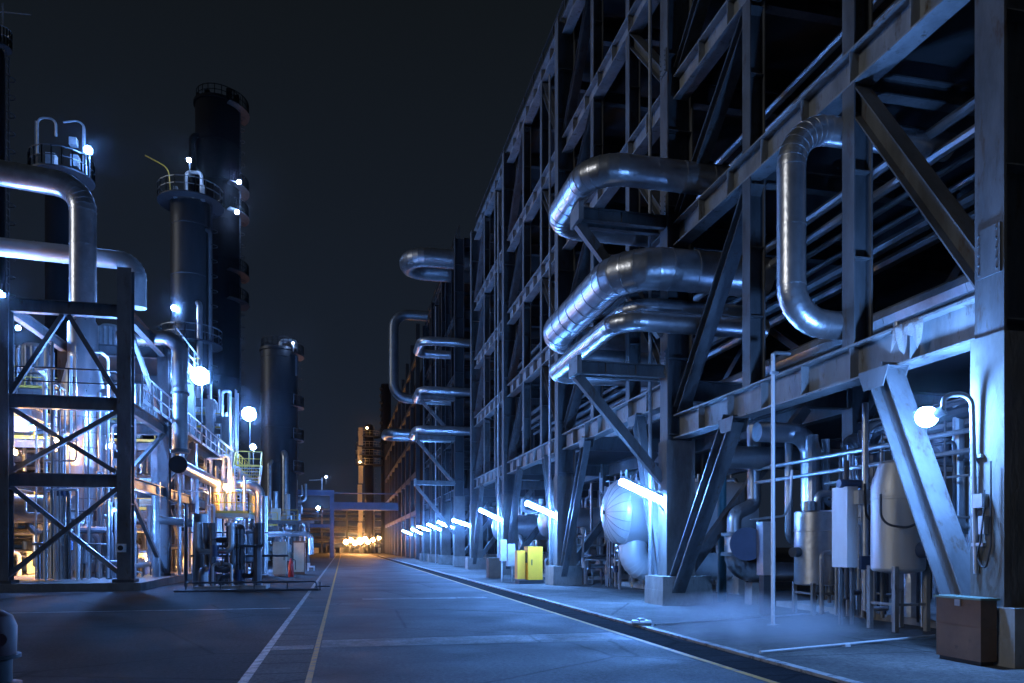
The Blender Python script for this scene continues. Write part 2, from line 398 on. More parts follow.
    for i, y in enumerate(ys):
        for k, z in enumerate(levels):
            zz = near_level if (near_level and i == 0 and k == 0) else z
            for j in range(len(xs) - 1):
                part(('x', j, k, zz), 'cross_beam', lambda: MB().ibeam((xs[j] + 0.42, y, zz), (xs[j + 1] - 0.42, y, zz), GD * 0.9, 0.3, (0, 0, 1), 0.03, 0.025), sm, (0, y - ys[0], 0))
        part('tb', 'brace', lambda: MB().bar((xf + 0.3, y, 0.9), (xf + 4.2, y, levels[0] - GD / 2), 0.28, 0.3), sm, (0, y - ys[0], 0))
    L = ys[-1] - ys[0]
    for k, z in enumerate(levels):  # deck plates added to block the sky and keep the inside black
        zz = z + GD / 2 + 0.06
        if k == 0: MB().bx(xs[0] + 2.6, xs[-1], ys[0], ys[-1], zz, zz + 0.05).build('deck', 'deck', root, False)
        else: MB().bx(xs[0] + 0.4, xs[-1], ys[0], ys[-1], zz, zz + 0.05).build('deck', 'deck', root, False)
    for q in ((ys[0] + 11.9, 0.055), (ys[0] + 34.3, 0.06), (ys[0] + 23.0, 0.05)):
        if q[0] < ys[-1]: MB().tube([(xf - 0.52, q[0], 0.05), (xf - 0.52, q[0], top - 2)], q[1], 8, band=3).build('conduit', 'galv', root)
    # handrail along the roof edge
    MB().rail([(xs[0], ys[0], top), (xs[0], ys[-1], top)], 1.1, 1.9).build('handrail', 'steel_dark', root, False)
    return root
BY = [9.0, 20.2, 31.4, 42.6, 53.8]
rack = make_rack('tall grey open steel rack of columns girders and braces lining the right of the road', BY, LV, near_level=5.12)
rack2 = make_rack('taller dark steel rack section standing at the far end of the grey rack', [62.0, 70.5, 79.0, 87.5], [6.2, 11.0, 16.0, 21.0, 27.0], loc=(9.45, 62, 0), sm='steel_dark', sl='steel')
# dark continuation of the plant beyond
def block():
    t = thing('pipe_rack', 'distant black mass of plant framing behind the end of the racks', 'pipe rack', (12, 100, 0))
    f = MB()
    for y in range(96, 176, 8):
        for x in (9.3, 16):
            h = 30 - (y - 96) * 0.08
            f.bar((x, y, 0), (x, y, h), 0.5, 0.5)
    f.build('column', 'steel_dark', t, False)
    for z in (6, 11, 16, 21, 26):
        MB().bar((9.3, 96, z), (9.3, 168, z), 0.4, 0.6).build('girder', 'steel_dark', t, False)
    MB().bx(11, 20, 96, 168, 0.02, 27).build('enclosure', 'tower_dark', t, False)
    return t
block()

# pipes lying lengthwise inside the rack
g = 'pipes running lengthwise inside the rack'
lab = 'long silver pipe running lengthwise inside the dark steel rack'
for k, z in enumerate((6.6, 11.05, 15.25)):
    for q, (x, r) in enumerate(((10.7, 0.2), (11.6, 0.14), (12.3, 0.3), (13.4, 0.17), (14.3, 0.24))):
        if k == 0 and x < 12: continue
        m = ('lagging', 'lagging_dull', 'galv')[(q + k) % 3]
        tag(MB().tube([(x, 5.5, z + r), (x, 57, z + r)], r, 10, band=2.4).build('rack_pipe', m), lab, 'pipe', g)
g = 'pipes hung below the rack levels'
for k, z in enumerate((9.75, 9.4, 13.9, 13.6, 18.2)):
    for q, (x, r) in enumerate(((11.2, 0.11), (12.6, 0.08), (14.2, 0.16))):
        tag(MB().tube([(x + k * 0.23, 6, z), (x + k * 0.23, 50, z)], r, 8, band=3.0).build('hung_pipe', 'lagging_dull'), 'thin bright pipe hung under a level of the dark rack', 'pipe', g)

# ------------------------------------------------------------------ expansion loops and outriggers
def loop(label, x, y0, y1, z, r, m='lagging', xe=11.5, dz=0.0):
    pts = [(xe, y0, z), (x, y0, z), (x, y1, z + dz), (xe, y1, z + dz)]
    o = MB().tube(pts, r, 24, bend=max(0.75, r * 2.3), band=0.85).build('pipe_loop', m, ang=30)
    return tag(o, label, 'pipe loop')
loop('large silver pipe loop bulging from the rack, uppermost of the near three', 6.45, 18.9, 22.6, 11.75, 0.40)
loop('widest silver pipe loop bulging from the rack above the two thin ones', 7.35, 18.9, 26.3, 9.2, 0.55)
loop('thin silver pipe loop tucked under the widest loop', 7.9, 19.8, 25.4, 8.45, 0.24)
loop('thin silver pipe loop resting on the lower outrigger bracket', 7.2, 18.9, 25.6, 7.75, 0.27)
pz0 = zof(322, 8.3, 12.76); pz1 = zof(126, 8.3, 12.76)
tag(MB().tube([(11.8, 12.75, pz1), (8.32, 12.75, pz1), (8.32, 12.75, pz0), (9.75, 12.75, pz0)], 0.265, 28, bend=0.78, band=1.35, nb=8).build('pipe_loop', 'lagging', ang=30),
    'tall silver upright pipe with an elbow at each end above the near girder', 'pipe loop')
loop('dark thick pipe loop highest on the far rack against the sky', 5.6, 64.2, 67.5, 26.4, 0.8, 'lagging_dull')
loop('silver pipe loop halfway up the far rack', 6.3, 61.8, 66, 18.6, 0.36)
loop('lower silver pipe loop on the far rack under the halfway one', 6.2, 61.8, 66, 14.5, 0.36)
loop('silver pipe loop above the far long bracket', 5.9, 61.4, 66, 11.2, 0.36)
loop('small silver pipe loop sticking out beyond the far rack', 5.2, 93, 97, 15.6, 0.5)
tag(MB().tube([(12, 84.5, 27.6), (5.5, 84.5, 27.6), (5.5, 84.5, 18.2), (12, 84.5, 18.2)], 0.55, 20, bend=1.6, band=1.4).build('pipe_loop', 'lagging_dull', ang=30),
    'tall upright dark pipe loop on the far rack against the sky', 'pipe loop')
def outrigger(label, y, x0, z, drop, xr=None, xb=9.05):
    t = thing('pipe_bracket', label, 'bracket', (xb, y, z))
    for s in (-0.22, 0.22):
        MB().ibeam((x0, y + s, z), (xb, y + s, z), 0.36, 0.2, (0, 0, 1), 0.03, 0.02, 0.9).build('arm', 'steel', t)
    MB().bar((x0 + 0.12, y, z - 0.19), (xb, y, z - drop), 0.22, 0.26).build('strut', 'steel', t)
    MB().bx(x0, x0 + 0.14, y - 0.4, y + 0.4, z - 0.2, z + 0.3).build('end_plate', 'steel_light', t)
    return t
outrigger('steel bracket holding the low pipe loops out from the rack', 20.35, 6.35, 6.72, 3.1)
outrigger('steel bracket under the uppermost near pipe loop', 20.35, 6.4, 11.02, 3.2)
for s in (6.9, 7.7):
    pass
outrigger('far long bracket with a thin strut low on the far rack', 61.8, 5.7, 6.9, 4.2)
outrigger('far bracket under the silver loop high over the road edge', 61.8, 5.8, 10.6, 3.8)
outrigger('far bracket below the lower silver loop of the far rack', 61.8, 6.1, 13.9, 3.2)

# ------------------------------------------------------------------ strip lamps on the columns
def tube_lamp(label, y, z, mtl='tube_light', x=9.0, L=1.35):
    t = thing('strip_lamp', label, 'lamp', (x, y, z), 'strip lamps on the rack columns')
    d = V((-0.92, -0.1, 0.36)).normalized(); p0 = V((x - 0.12, y, z)); p1 = p0 + d * L
    n = V((0.36, 0, 0.92))
    MB().bar(p0 + n * 0.13, p1 + n * 0.13, 0.24, 0.08, n).build('housing', 'galv', t)
    MB().tube([p0, p1], 0.085, 12).build('tube', mtl, t)
    MB().bar((x + 0.06, y, z - 0.35), p0 + d * 0.5 + n * 0.1, 0.04, 0.04).build('bracket_arm', 'galv', t)
    return t
t1 = tube_lamp('glowing strip lamp above the silver tank end, nearest of the row', 20.1, 3.02)
dup(t1, (9.0, 31.3, 3.05), 'glowing strip lamp on the column behind the yellow cabinet')
dup(t1, (9.0, 42.5, 3.2), 'glowing strip lamp on the fourth column of the grey rack, past the yellow cabinet').rotation_euler = (0, R(4), R(-8))
dup(t1, (9.0, 53.7, 3.2), 'glowing strip lamp on the last column of the grey rack').rotation_euler = (0, R(-6), R(12))
t2 = tube_lamp('glowing strip lamp on the first column of the far dark rack', 62, 3.2, 'tube_far')
rv = 0
for y, l in ((70.5, 'glowing strip lamp on the second column of the far dark rack'), (79, 'glowing strip lamp on the third column of the far dark rack'), (87.5, 'glowing strip lamp on the last column of the far dark rack'), (100, 'tiny glowing strip lamp just beyond the far dark rack')):
    rv += 1; dup(t2, (9.0 + 0.1 * (rv % 2), y, 3.1 + 0.12 * (rv % 3)), l).rotation_euler = (R(3 * (rv % 3 - 1)), R(5 - 4 * (rv % 3)), R(6 - 5 * (rv % 4)))

# near gooseneck flood
def gooseneck():
    L = at_x(930, 417, 8.5)
    t = thing('flood_lamp', 'dazzling flood lamp on a curved pipe arm beside the near column', 'lamp', (9.0, 9.0, 2.2))
    zt = L.z + 0.3
    MB().tube([(8.98, 9.15, 1.3), (8.9, 9.15, zt), (8.6, 9.35, zt), (8.53, L.y - 0.22, L.z + 0.07)], 0.038, 12, bend=0.2).build('arm', 'lagging_dull', t)
    MB().cyl((8.53, L.y - 0.24, L.z + 0.06), (8.47, L.y - 0.12, L.z + 0.01), 0.07, 14).build('socket', 'steel_dark', t)
    MB().sphere(L + V((-0.06, 0, 0)), 0.15, 28, 18).build('bulb', 'near_flood', t)
    b = MB().box((8.96, 9.05, 2.35), (0.12, 0.16, 0.2)).box((8.95, 9.0, 2.0), (0.08, 0.1, 0.26)); b.build('junction_box', 'galv', t)
    MB().tube([(8.95, 8.98, 2.5), (8.86, 8.9, 2.2), (8.9, 9.0, 1.75), (8.93, 9.1, 1.55), (8.93, 8.95, 1.3), (8.93, 8.85, 1.7), (8.93, 8.85, 2.9)], 0.012, 6, bend=0.1).build('cable', 'black', t)
    MB().box((8.97, 9.1, 1.72), (0.06, 0.2, 0.05)).box((8.97, 9.12, 3.0), (0.06, 0.16, 0.05)).build('clamp', 'galv', t)
gooseneck()

# near bay kit -----------------------------------------------------------------
def legs4(t, c, rr, z, m='steel_light'):
    for sx in (-1, 1):
        for sy in (-1, 1):
            MB().bar((c[0] + sx * rr, c[1] + sy * rr, 0.02), (c[0] + sx * rr, c[1] + sy * rr, z), 0.09, 0.09).build('leg', m, t)
    MB().bar((c[0] - rr, c[1] - rr, 0.55), (c[0] + rr, c[1] - rr, 0.55), 0.05, 0.05).bar((c[0] - rr, c[1] + rr, 0.55), (c[0] - rr, c[1] - rr, 0.55), 0.05, 0.05).build('leg_brace', m, t)
def vessel1():
    c = V((10.88, 13.0, 0)); t = thing('vessel', 'big white capped upright vessel on four legs behind the near slanting brace', 'vessel', c)
    MB().lathe(c, (0, 0, 1), [(0.0, 1.14), (0.2, 1.15), (0.46, 1.2), (0.5, 1.25), (0.5, 2.62), (0.512, 2.63), (0.512, 2.67), (0.5, 2.68), (0.5, 2.9), (0.36, 3.35), (0.2, 3.42), (0, 3.44)], 32).build('shell', 'clad_white', t)
    legs4(t, c, 0.36, 1.3)
    MB().lathe(c + V((-0.1, -0.1, 0)), (0, 0, -1), [(0.11, -1.25), (0.11, -0.85), (0.07, -0.8), (0.06, -0.35)], 16).build('outlet', 'lagging', t)
    n = V((0.15, -1, 0)); p = c + V((0.12, -0.48, 1.62))
    noz = MB().cyl(p, p + n * 0.3, 0.16, 18); noz.cyl(p + n * 0.3, p + n * 0.42, 0.23, 22); nz = noz.build('nozzle', 'steel_blue', t)
    MB().cyl(p + n * 0.42, p + n * 0.44, 0.19, 22).build('blind_flange', 'steel_light', nz)
    MB().tube([c + V((0, 0, 3.4)), c + V((0, 0, 6.2))], 0.09, 12, band=0.8).build('riser', 'lagging', t)
    MB().tube([c + V((0.35, -0.6, 3.2)), c + V((0.35, -0.62, 2.6)), c + V((0.05, -0.66, 2.2)), c + V((-0.35, -0.66, 2.05)), c + V((-0.8, -0.5, 2.12)), c + V((-0.8, -0.5, 2.7))], 0.024, 8, bend=0.3).build('conduit', 'pipe_dark', t)
    return t
vessel1()
def vessel2():
    c = V((11.42, 16.4, 0)); t = thing('vessel', 'squat silver drum on legs with stub outlets, second along the near bay', 'vessel', c)
    MB().lathe(c, (0, 0, 1), [(0.0, 0.74), (0.5, 0.74), (0.54, 0.77), (0.54, 2.05), (0.55, 2.06), (0.55, 2.1), (0.54, 2.11), (0.54, 2.52), (0.5, 2.56), (0, 2.58)], 30).build('shell', 'lagging', t)
    legs4(t, c, 0.38, 0.8)
    for q in (-0.14, 0.12):
        MB().lathe(c + V((q, -0.3, 0.74)), (0, 0, -1), [(0.09, 0), (0.09, 0.22), (0.05, 0.26), (0.05, 0.42)], 14).build('outlet', 'lagging', t)
    MB().cyl(c + V((-0.45, 0, 1.55)), c + V((-0.75, -0.1, 1.55)), 0.12, 16).build('nozzle', 'steel_dark', t)
    MB().tube([c + V((0, 0, 2.5)), c + V((0, 0, 3.0)), c + V((0.75, -0.1, 3.0)), c + V((0.75, -0.1, 1.7))], 0.08, 12, bend=0.15).build('vent_pipe', 'lagging', t)
    MB().cyl(c + V((-0.25, 0, 2.55)), c + V((-0.25, 0, 2.8)), 0.16, 16).build('neck', 'lagging_dull', t)
vessel2()
def insulated_box():
    c = at_d(846, 540, 16.0); c.z = 0; t = thing('valve_enclosure', 'flat white insulated casing beside a tall chrome pipe in the near bay', 'enclosure', c)
    MB().bx(c.x - 0.16, c.x + 0.1, c.y - 0.25, c.y + 0.25, 1.25, 2.95).build('casing', 'white_paint', t)
    MB().box((c.x + 0.25, c.y - 0.3, 2.72), (0.5, 0.2, 0.28)).build('terminal_box', 'white_paint', t)
    MB().tube([(c.x + 0.22, c.y - 0.32, 0.35), (c.x + 0.22, c.y - 0.32, 4.7)], 0.065, 12, band=0.9).build('chrome_pipe', 'lagging', t)
    MB().tube([(c.x + 0.22, c.y - 0.32, 0.38), (c.x + 0.75, c.y - 0.32, 0.38)], 0.05, 10).build('drain_pipe', 'lagging', t)
    MB().cyl((c.x - 0.25, c.y - 0.1, 3.02), (c.x + 0.3, c.y - 0.1, 3.02), 0.09, 12).build('actuator', 'steel_blue', t)
    MB().box((c.x + 0.35, c.y - 0.35, 1.35), (0.55, 0.08, 0.28)).build('nameless_plate', 'steel_blue', t).name = 'support_plate'
    MB().tube([(c.x + 0.15, c.y - 0.4, 3.0), (c.x + 0.1, c.y - 0.5, 2.2), (c.x + 0.6, c.y - 0.5, 2.15), (c.x + 0.95, c.y - 0.45, 2.6)], 0.025, 6, bend=0.25).build('cable', 'black', t)
    for q in (-0.14, 0.14):
        MB().bar((c.x + q, c.y, 0.02), (c.x + q, c.y, 1.25), 0.06, 0.06).build('leg', 'steel', t)
insulated_box()
c = at_d(765, 548, 18.6)
t = thing('valve_enclosure', 'narrow chrome cabinet with a round wheel behind it, left of the squat drum', 'enclosure', (c.x, c.y, 0))
MB().bx(c.x - 0.14, c.x + 0.2, c.y - 0.15, c.y + 0.15, 0.98, 2.3).build('casing', 'lagging', t)
MB().bx(c.x - 0.1, c.x + 0.14, c.y - 0.1, c.y + 0.1, 0.02, 0.98).build('stand', 'steel_dark', t)
MB().cyl((c.x - 0.32, c.y + 0.3, 1.75), (c.x - 0.25, c.y + 0.42, 1.75), 0.42, 26).build('wheel', 'steel_blue', t)
MB().tube([(c.x - 0.4, c.y, 2.35), (c.x + 0.5, c.y - 0.1, 2.45), (c.x + 0.7, c.y, 2.8), (c.x + 0.75, c.y, 3.6)], 0.03, 8, bend=0.2).build('conduit', 'galv', t)
# elbow pipe on stand
c = at_d(742, 548, 21.5)
t = thing('pipe_elbow', 'white lagged pipe bend curling up from the floor by the teal post', 'pipe bend', (c.x, c.y, 0))
MB().tube([(c.x - 0.25, c.y, 2.0), (c.x - 0.25, c.y, 0.95), (c.x + 1.6, c.y, 0.95)], 0.27, 20, bend=0.55, band=0.4).build('bend', 'lagging', t)
for za in (1.98, 1.42): MB().cyl((c.x - 0.25, c.y, za), (c.x - 0.25, c.y, za + 0.1), 0.36, 22).build('flange', 'steel', t)
MB().tube([(c.x - 0.25, c.y, 2.1), (c.x - 0.25, c.y, 2.6), (c.x + 0.5, c.y + 0.2, 2.9), (c.x + 0.5, c.y + 0.2, 5.2)], 0.2, 16, bend=0.3, band=0.5).build('riser', 'lagging_dull', t)
MB().bx(c.x + 0.2, c.x + 0.5, c.y - 0.2, c.y + 0.2, 0.02, 0.66).build('support', 'concrete', t)
c = at_d(722, 590, 22.5)
tag(MB().tube([(c.x, c.y, 0), (c.x, c.y, 4.6)], 0.13, 16, band=1.6).build('teal_post', 'teal'), 'teal painted pipe post behind the slanting near brace', 'post')
# thin white pole in front of girder
t = thing('conduit_pole', 'slim pale conduit pole rising past the lower girder', 'pole', (8.75, 14.3, 0))
p = at_x(773, 600, 8.85)
MB().cyl((8.85, p.y, 0.02), (8.85, p.y, 5.75), 0.042, 10).build('pole', 'white_paint', t)
MB().cyl((8.85, p.y, 0.02), (8.85, p.y, 0.05), 0.12, 14).build('foot_plate', 'galv', t)
MB().tube([(8.85, p.y, 5.6), (8.85, p.y, 5.78), (9.25, p.y, 5.78)], 0.042, 8, bend=0.1).box((8.88, p.y, 5.35), (0.16, 0.1, 0.05)).build('clamp', 'galv', t)
# twin horizontal pipes behind brace
for z, l in ((3.9, 'upper of two thin level pipes behind the near slanting brace'), (3.52, 'lower of two thin level pipes behind the near slanting brace')):
    tag(MB().tube([(11.6, 9.6, z), (11.6, 19.5, z)], 0.05, 10, band=1.5).build('level_pipe', 'galv'), l, 'pipe')
tag(MB().tube([(10.1, 8.8, 0.85), (13.5, 8.8, 0.85), (13.5, 8.8, 4.0)], 0.09, 10, bend=0.3).build('level_pipe', 'lagging_dull'), 'short pipe leaving the near column at knee height', 'pipe')
# small white notice
c = at_d(922, 513, 15.5)
tag(MB().box(c, (0.16, 0.02, 0.2)).bar(c - V((0, 0, 0.1)), (c.x, c.y, 0.02), 0.03, 0.03).build('notice_plate', 'white_paint'), 'small blank white plate on a thin stake behind the near brace', 'plate')
# inner large pipes
tag(MB().tube([(10.5, 19.2, 4.2), (15, 19.2, 4.2)], 0.32, 18, band=0.9).build('level_pipe', 'lagging_dull'), 'thick dull pipe lying crosswise deep in the near bay', 'pipe')
tag(MB().tube([(10.6, 17.8, 4.7), (12.2, 17.8, 4.7), (12.2, 17.8, 2.2), (14, 17.8, 2.2)], 0.26, 18, bend=0.6, band=0.6).build('level_pipe', 'lagging'), 'silver pipe stepping down behind the white pole', 'pipe')
# skids: dense equipment inside the rack at ground level
def skid(label, x0, x1, y0, y1, n, seed, m1='lagging_dull', h=4.6, pots=True):
    rnd = random.Random(seed)
    t = thing('pipe_skid', label, 'pipe skid', ((x0 + x1) / 2, (y0 + y1) / 2, 0))
    MB().bx(x0, x1, y0, y1, 0.02, 0.17).build('base', 'concrete', t)
    for i in range(n):
        a = V((rnd.uniform(x0, x1), rnd.uniform(y0, y1), rnd.uniform(0.5, h)))
        b = V((a.x, rnd.uniform(y0, y1), a.z)) if rnd.random() < 0.5 else V((rnd.uniform(x0, x1), a.y, a.z))
        c = V((b.x, b.y, 0.17 if rnd.random() < 0.5 else h))
        r = rnd.choice((0.05, 0.08, 0.11, 0.16))
        MB().tube([V((a.x, a.y, 0.17 if rnd.random() < 0.6 else h)), a, b, c], r, 10, bend=r * 2.6, band=1.1).build('pipe', rnd.choice((m1, 'lagging', 'galv', 'pipe_dark')), t)
        if i % 3 == 0:
            q = a.lerp(b, 0.5)
            v = MB().cyl(q - V((0, 0, r * 1.8)), q + V((0, 0, r * 2.2)), r * 1.5, 12).cyl(q, q + V((0, 0, 0.45)), 0.02, 6)
            vo = v.build('valve', rnd.choice(('steel_blue', 'steel_dark')), t)
            MB().tube([q + V((0.13 * math.cos(k * 0.785), 0.13 * math.sin(k * 0.785), 0.45)) for k in range(9)], 0.014, 5).build('handwheel', 'red' if rnd.random() < 0.2 else 'steel_dark', vo)
    for i in range(max(2, n // 5) if pots else 0):
        x, y = rnd.uniform(x0, x1), rnd.uniform(y0, y1)
        rr = rnd.uniform(0.2, 0.42); z0 = rnd.uniform(0.5, 1.0); z1 = z0 + rnd.uniform(0.8, 1.8)
        MB().lathe((x, y, 0), (0, 0, 1), [(0.07, 0.17), (0.07, z0), (rr * 0.7, z0 + 0.02), (rr, z0 + 0.1), (rr, z1), (rr * 0.7, z1 + 0.12), (0.06, z1 + 0.16), (0.06, z1 + 0.5)], 20).build('pot', rnd.choice(('lagging', 'lagging_dull', 'white_paint')), t)
    return t
skid('crowded pipework behind the white capped vessel in the near bay', 11.8, 16.5, 10.5, 18.8, 26, 3)
skid('crowded dim pipework behind the silver tank in the second bay', 11.5, 16, 27.2, 30.6, 18, 5)
skid('dim upright pipework between the thin post and the second column', 10.6, 15, 32.5, 40.5, 22, 8)
skid('dim pipework in the bay past the third column', 10.6, 15, 44, 52, 18, 11)

def thin_pipes(name, label, x0, x1, y0, y1, z0, z1, n, seed, rs=(0.025, 0.035, 0.05), m=('galv', 'lagging', 'steel_light', 'pipe_dark')):
    rnd = random.Random(seed); t = thing(name, label, 'pipes', ((x0 + x1) / 2, (y0 + y1) / 2, z0))
    for i in range(n):
        x, y, z = rnd.uniform(x0, x1), rnd.uniform(y0, y1), rnd.uniform(z0 + 0.4, z1)
        r = rnd.choice(rs); xe = x + rnd.uniform(-1.2, 1.2); ye = y + rnd.uniform(-1.8, 1.8)
        xe = min(max(xe, x0), x1); ye = min(max(ye, y0), y1)
        k = rnd.random()
        pts = [(x, y, z0), (x, y, z), (x, ye, z), (xe, ye, z), (xe, ye, z0 if k < 0.5 else z1)]
        MB().tube(pts, r, 8, bend=r * 3, band=1.2).build('pipe', rnd.choice(m), t)
        if i % 3 == 0: MB().cyl((x, y, z * 0.6), (x, y, z * 0.6 + r * 5), r * 2.2, 10).cyl((x, y, z * 0.6 + r * 2), (x, y - 0.2, z * 0.6 + r * 2), r * 0.6, 6).build('valve', 'steel_blue' if i % 2 else 'galv', t)
    return t
thin_pipes('instrument_piping', 'thin instrument pipes and valves strung behind the two near vessels', 11.7, 12.6, 11.2, 17.6, 0.1, 4.2, 22, 301)
thin_pipes('instrument_piping', 'few thin pipes rising between the squat drum and the white casing', 10.9, 11.6, 14.6, 15.5, 0.1, 3.6, 6, 302)
thin_pipes('instrument_piping', 'thin pipes and valves along the tank side of the second bay', 9.9, 11.5, 25.8, 30.4, 0.1, 4.6, 16, 303)
thin_pipes('instrument_piping', 'thin pipes climbing inside the left steel frame round the chrome vessel', -12.2, -8.7, 33.0, 36.2, 0.35, 9.8, 24, 304, (0.04, 0.06, 0.08), ('galv', 'lagging', 'white_paint', 'steel_light'))
thin_pipes('instrument_piping', 'thin bright pipes standing along the frame edge under the walkway', -8.0, -6.0, 38.0, 52.0, 0.1, 6.9, 22, 305, (0.04, 0.06, 0.09), ('galv', 'lagging', 'white_paint'))
thin_pipes('instrument_piping', 'thin bright pipes around the foot of the grey tower', -11.0, -7.9, 58.2, 62.5, 7.5, 13.5, 20, 306, (0.05, 0.08, 0.12), ('galv', 'lagging', 'white_paint'))
# silver horizontal tank
def htank():
    y, z, r = 24.4, 2.85, 1.12
    x0 = 8.75
    t = thing('tank', 'large silver lagged tank with round end facing the road', 'tank', (x0 + 3, y, 0))
    a = V((1, 0, 0)); c = V((x0, y, z))
    prof = [(0.0, 0.0)] + [(r * math.sin(R(k * 9)), 0.55 * (1 - math.cos(R(k * 9)))) for k in range(1, 11)]
    prof += [(r + 0.03, 0.56), (r + 0.03, 0.62), (r, 0.63), (r, 1.9), (r + 0.015, 1.91), (r + 0.015, 1.95), (r, 1.96), (r, 5.2), (0, 5.6)]
    sh = MB().lathe(c, a, prof, 40).build('shell', 'clad_white', t)
    s = MB()
    for k in range(20):
        an = 2 * math.pi * k / 20
        for j in range(0, 10):
            p = []
            for jj in (j, j + 1):
                rr = r * math.sin(R(jj * 9)) ; hh = 0.55 * (1 - math.cos(R(jj * 9)))
                p.append(c + V((hh - 0.004, rr * math.cos(an), rr * math.sin(an))))
            s.bar(p[0], p[1], 0.018, 0.012, (1, 0, 0))
    s.build('head_seam', 'lagging_dull', sh)
    MB().cyl(c - V((0.06, 0, 0)), c + V((0.02, 0, 0)), 0.07, 12).build('gauge', 'black', t)
    MB().tube([(x0 + 1.0, y - 0.1, z - r + 0.25), (x0 + 1.0, y - 0.1, z - r - 0.75), (x0 + 5, y - 0.1, z - r - 0.75)], 0.47, 24, bend=0.85, band=0.35).build('outlet_bend', 'clad_white', t)
    MB().tube([(x0 + 1.5, y, z + r - 0.1), (x0 + 1.5, y, z + r + 0.35), (x0 + 2.3, y, z + r + 0.35), (x0 + 2.3, y, z + r + 2.2)], 0.14, 14, bend=0.3).build('inlet_pipe', 'lagging', t)
    for q in (2.6, 4.6):
        MB().bx(x0 + q, x0 + q + 0.3, y - 0.8, y + 0.8, 0.02, z - r + 0.12).build('saddle', 'concrete', t)
htank()
def htank2(y, z, r, x0, label):
    t = thing('tank', label, 'tank', (x0 + 2.5, y, 0))
    prof = [(0.0, 0.0)] + [(r * math.sin(R(k * 15)), 0.5 * r * (1 - math.cos(R(k * 15)))) for k in range(1, 7)] + [(r, 4.5), (0, 4.9)]
    MB().lathe((x0, y, z), (1, 0, 0), prof, 28).build('shell', 'lagging', t)
    MB().tube([(x0 + 1.2, y, z - r + 0.1), (x0 + 1.2, y, 0.45), (x0 + 3.5, y, 0.45)], 0.3, 16, bend=0.5, band=0.6).build('outlet_bend', 'lagging', t)
    for q in (2.0, 3.8): MB().bx(x0 + q, x0 + q + 0.3, y - r * 0.7, y + r * 0.7, 0.02, z - r + 0.1).build('saddle', 'concrete', t)
htank2(36.5, 2.9, 0.75, 9.6, 'smaller silver tank glinting under the second strip lamp')
htank2(47.5, 2.9, 0.8, 9.4, 'silver tank half hidden under the third strip lamp')

# ground items on right
p = ground(527, 584)
def yellow_cab():
    t = thing('yellow_cabinet', 'bright yellow twin door cabinet on a dark base on the pavement', 'cabinet', (p.x, p.y, 0.02))
    MB().bx(p.x - 0.05, p.x + 0.62, p.y - 0.4, p.y + 0.35, 0.2, 1.68).build('body', 'yellow', t)
    MB().bx(p.x - 0.45, p.x - 0.09, p.y - 0.05, p.y + 0.5, 0.22, 1.5).build('side_box', 'yellow', t)
    MB().bx(p.x - 0.08, p.x - 0.055, p.y - 0.25, p.y - 0.02, 0.95, 1.42).build('window', 'black', t)
    MB().bx(p.x + 0.1, p.x + 0.14, p.y - 0.43, p.y - 0.4, 0.85, 1.1).build('handle', 'black', t)
    MB().bx(p.x - 0.45, p.x + 0.66, p.y - 0.42, p.y + 0.4, 0.02, 0.18).build('base', 'black', t)
yellow_cab()
p2 = ground(508, 582)
t = thing('instrument_cabinet', 'narrow white instrument cabinet on a stand left of the yellow cabinet', 'cabinet', (p2.x, p2.y, 0.02))
MB().bx(p2.x - 0.05, p2.x + 0.3, p2.y - 0.2, p2.y + 0.2, 0.75, 1.8).build('body', 'galv', t)
MB().bx(p2.x - 0.38, p2.x - 0.09, p2.y - 0.15, p2.y + 0.15, 1.0, 2.0).build('door_panel', 'galv', t)
for q in (-0.3, 0.2): MB().bar((p2.x + q, p2.y, 0.02), (p2.x + q, p2.y, 1.0), 0.06, 0.06).build('leg', 'galv', t)
p3 = ground(494, 578)
t = thing('waste_bin', 'dark brown bin standing by the plinth left of the white cabinet', 'bin', (p3.x, p3.y, 0.02))
MB().bx(p3.x - 0.35, p3.x + 0.35, p3.y - 0.35, p3.y + 0.35, 0.02, 1.0).build('body', 'brown', t)
MB().bx(p3.x - 0.38, p3.x + 0.38, p3.y - 0.38, p3.y + 0.38, 1.0, 1.07).build('lid', 'brown', t)
p4 = ground(583, 585)
t = thing('sensor_post', 'thin pale sensor post on a round foot right of the second plinth', 'post', (p4.x, p4.y, 0.02))
MB().cyl((p4.x, p4.y, 0.02), (p4.x, p4.y, 2.2), 0.05, 10).build('pole', 'white_paint', t)
MB().cyl((p4.x, p4.y, 0.02), (p4.x, p4.y, 0.07), 0.42, 18).build('foot', 'galv', t)
MB().lathe((p4.x, p4.y, 2.2), (-0.2, -0.2, 1), [(0.06, 0), (0.11, 0.06), (0.11, 0.3), (0.02, 0.34)], 12).build('head', 'white_paint', t)
MB().box((p4.x, p4.y - 0.06, 1.3), (0.14, 0.08, 0.24)).build('switch_box', 'galv', t)
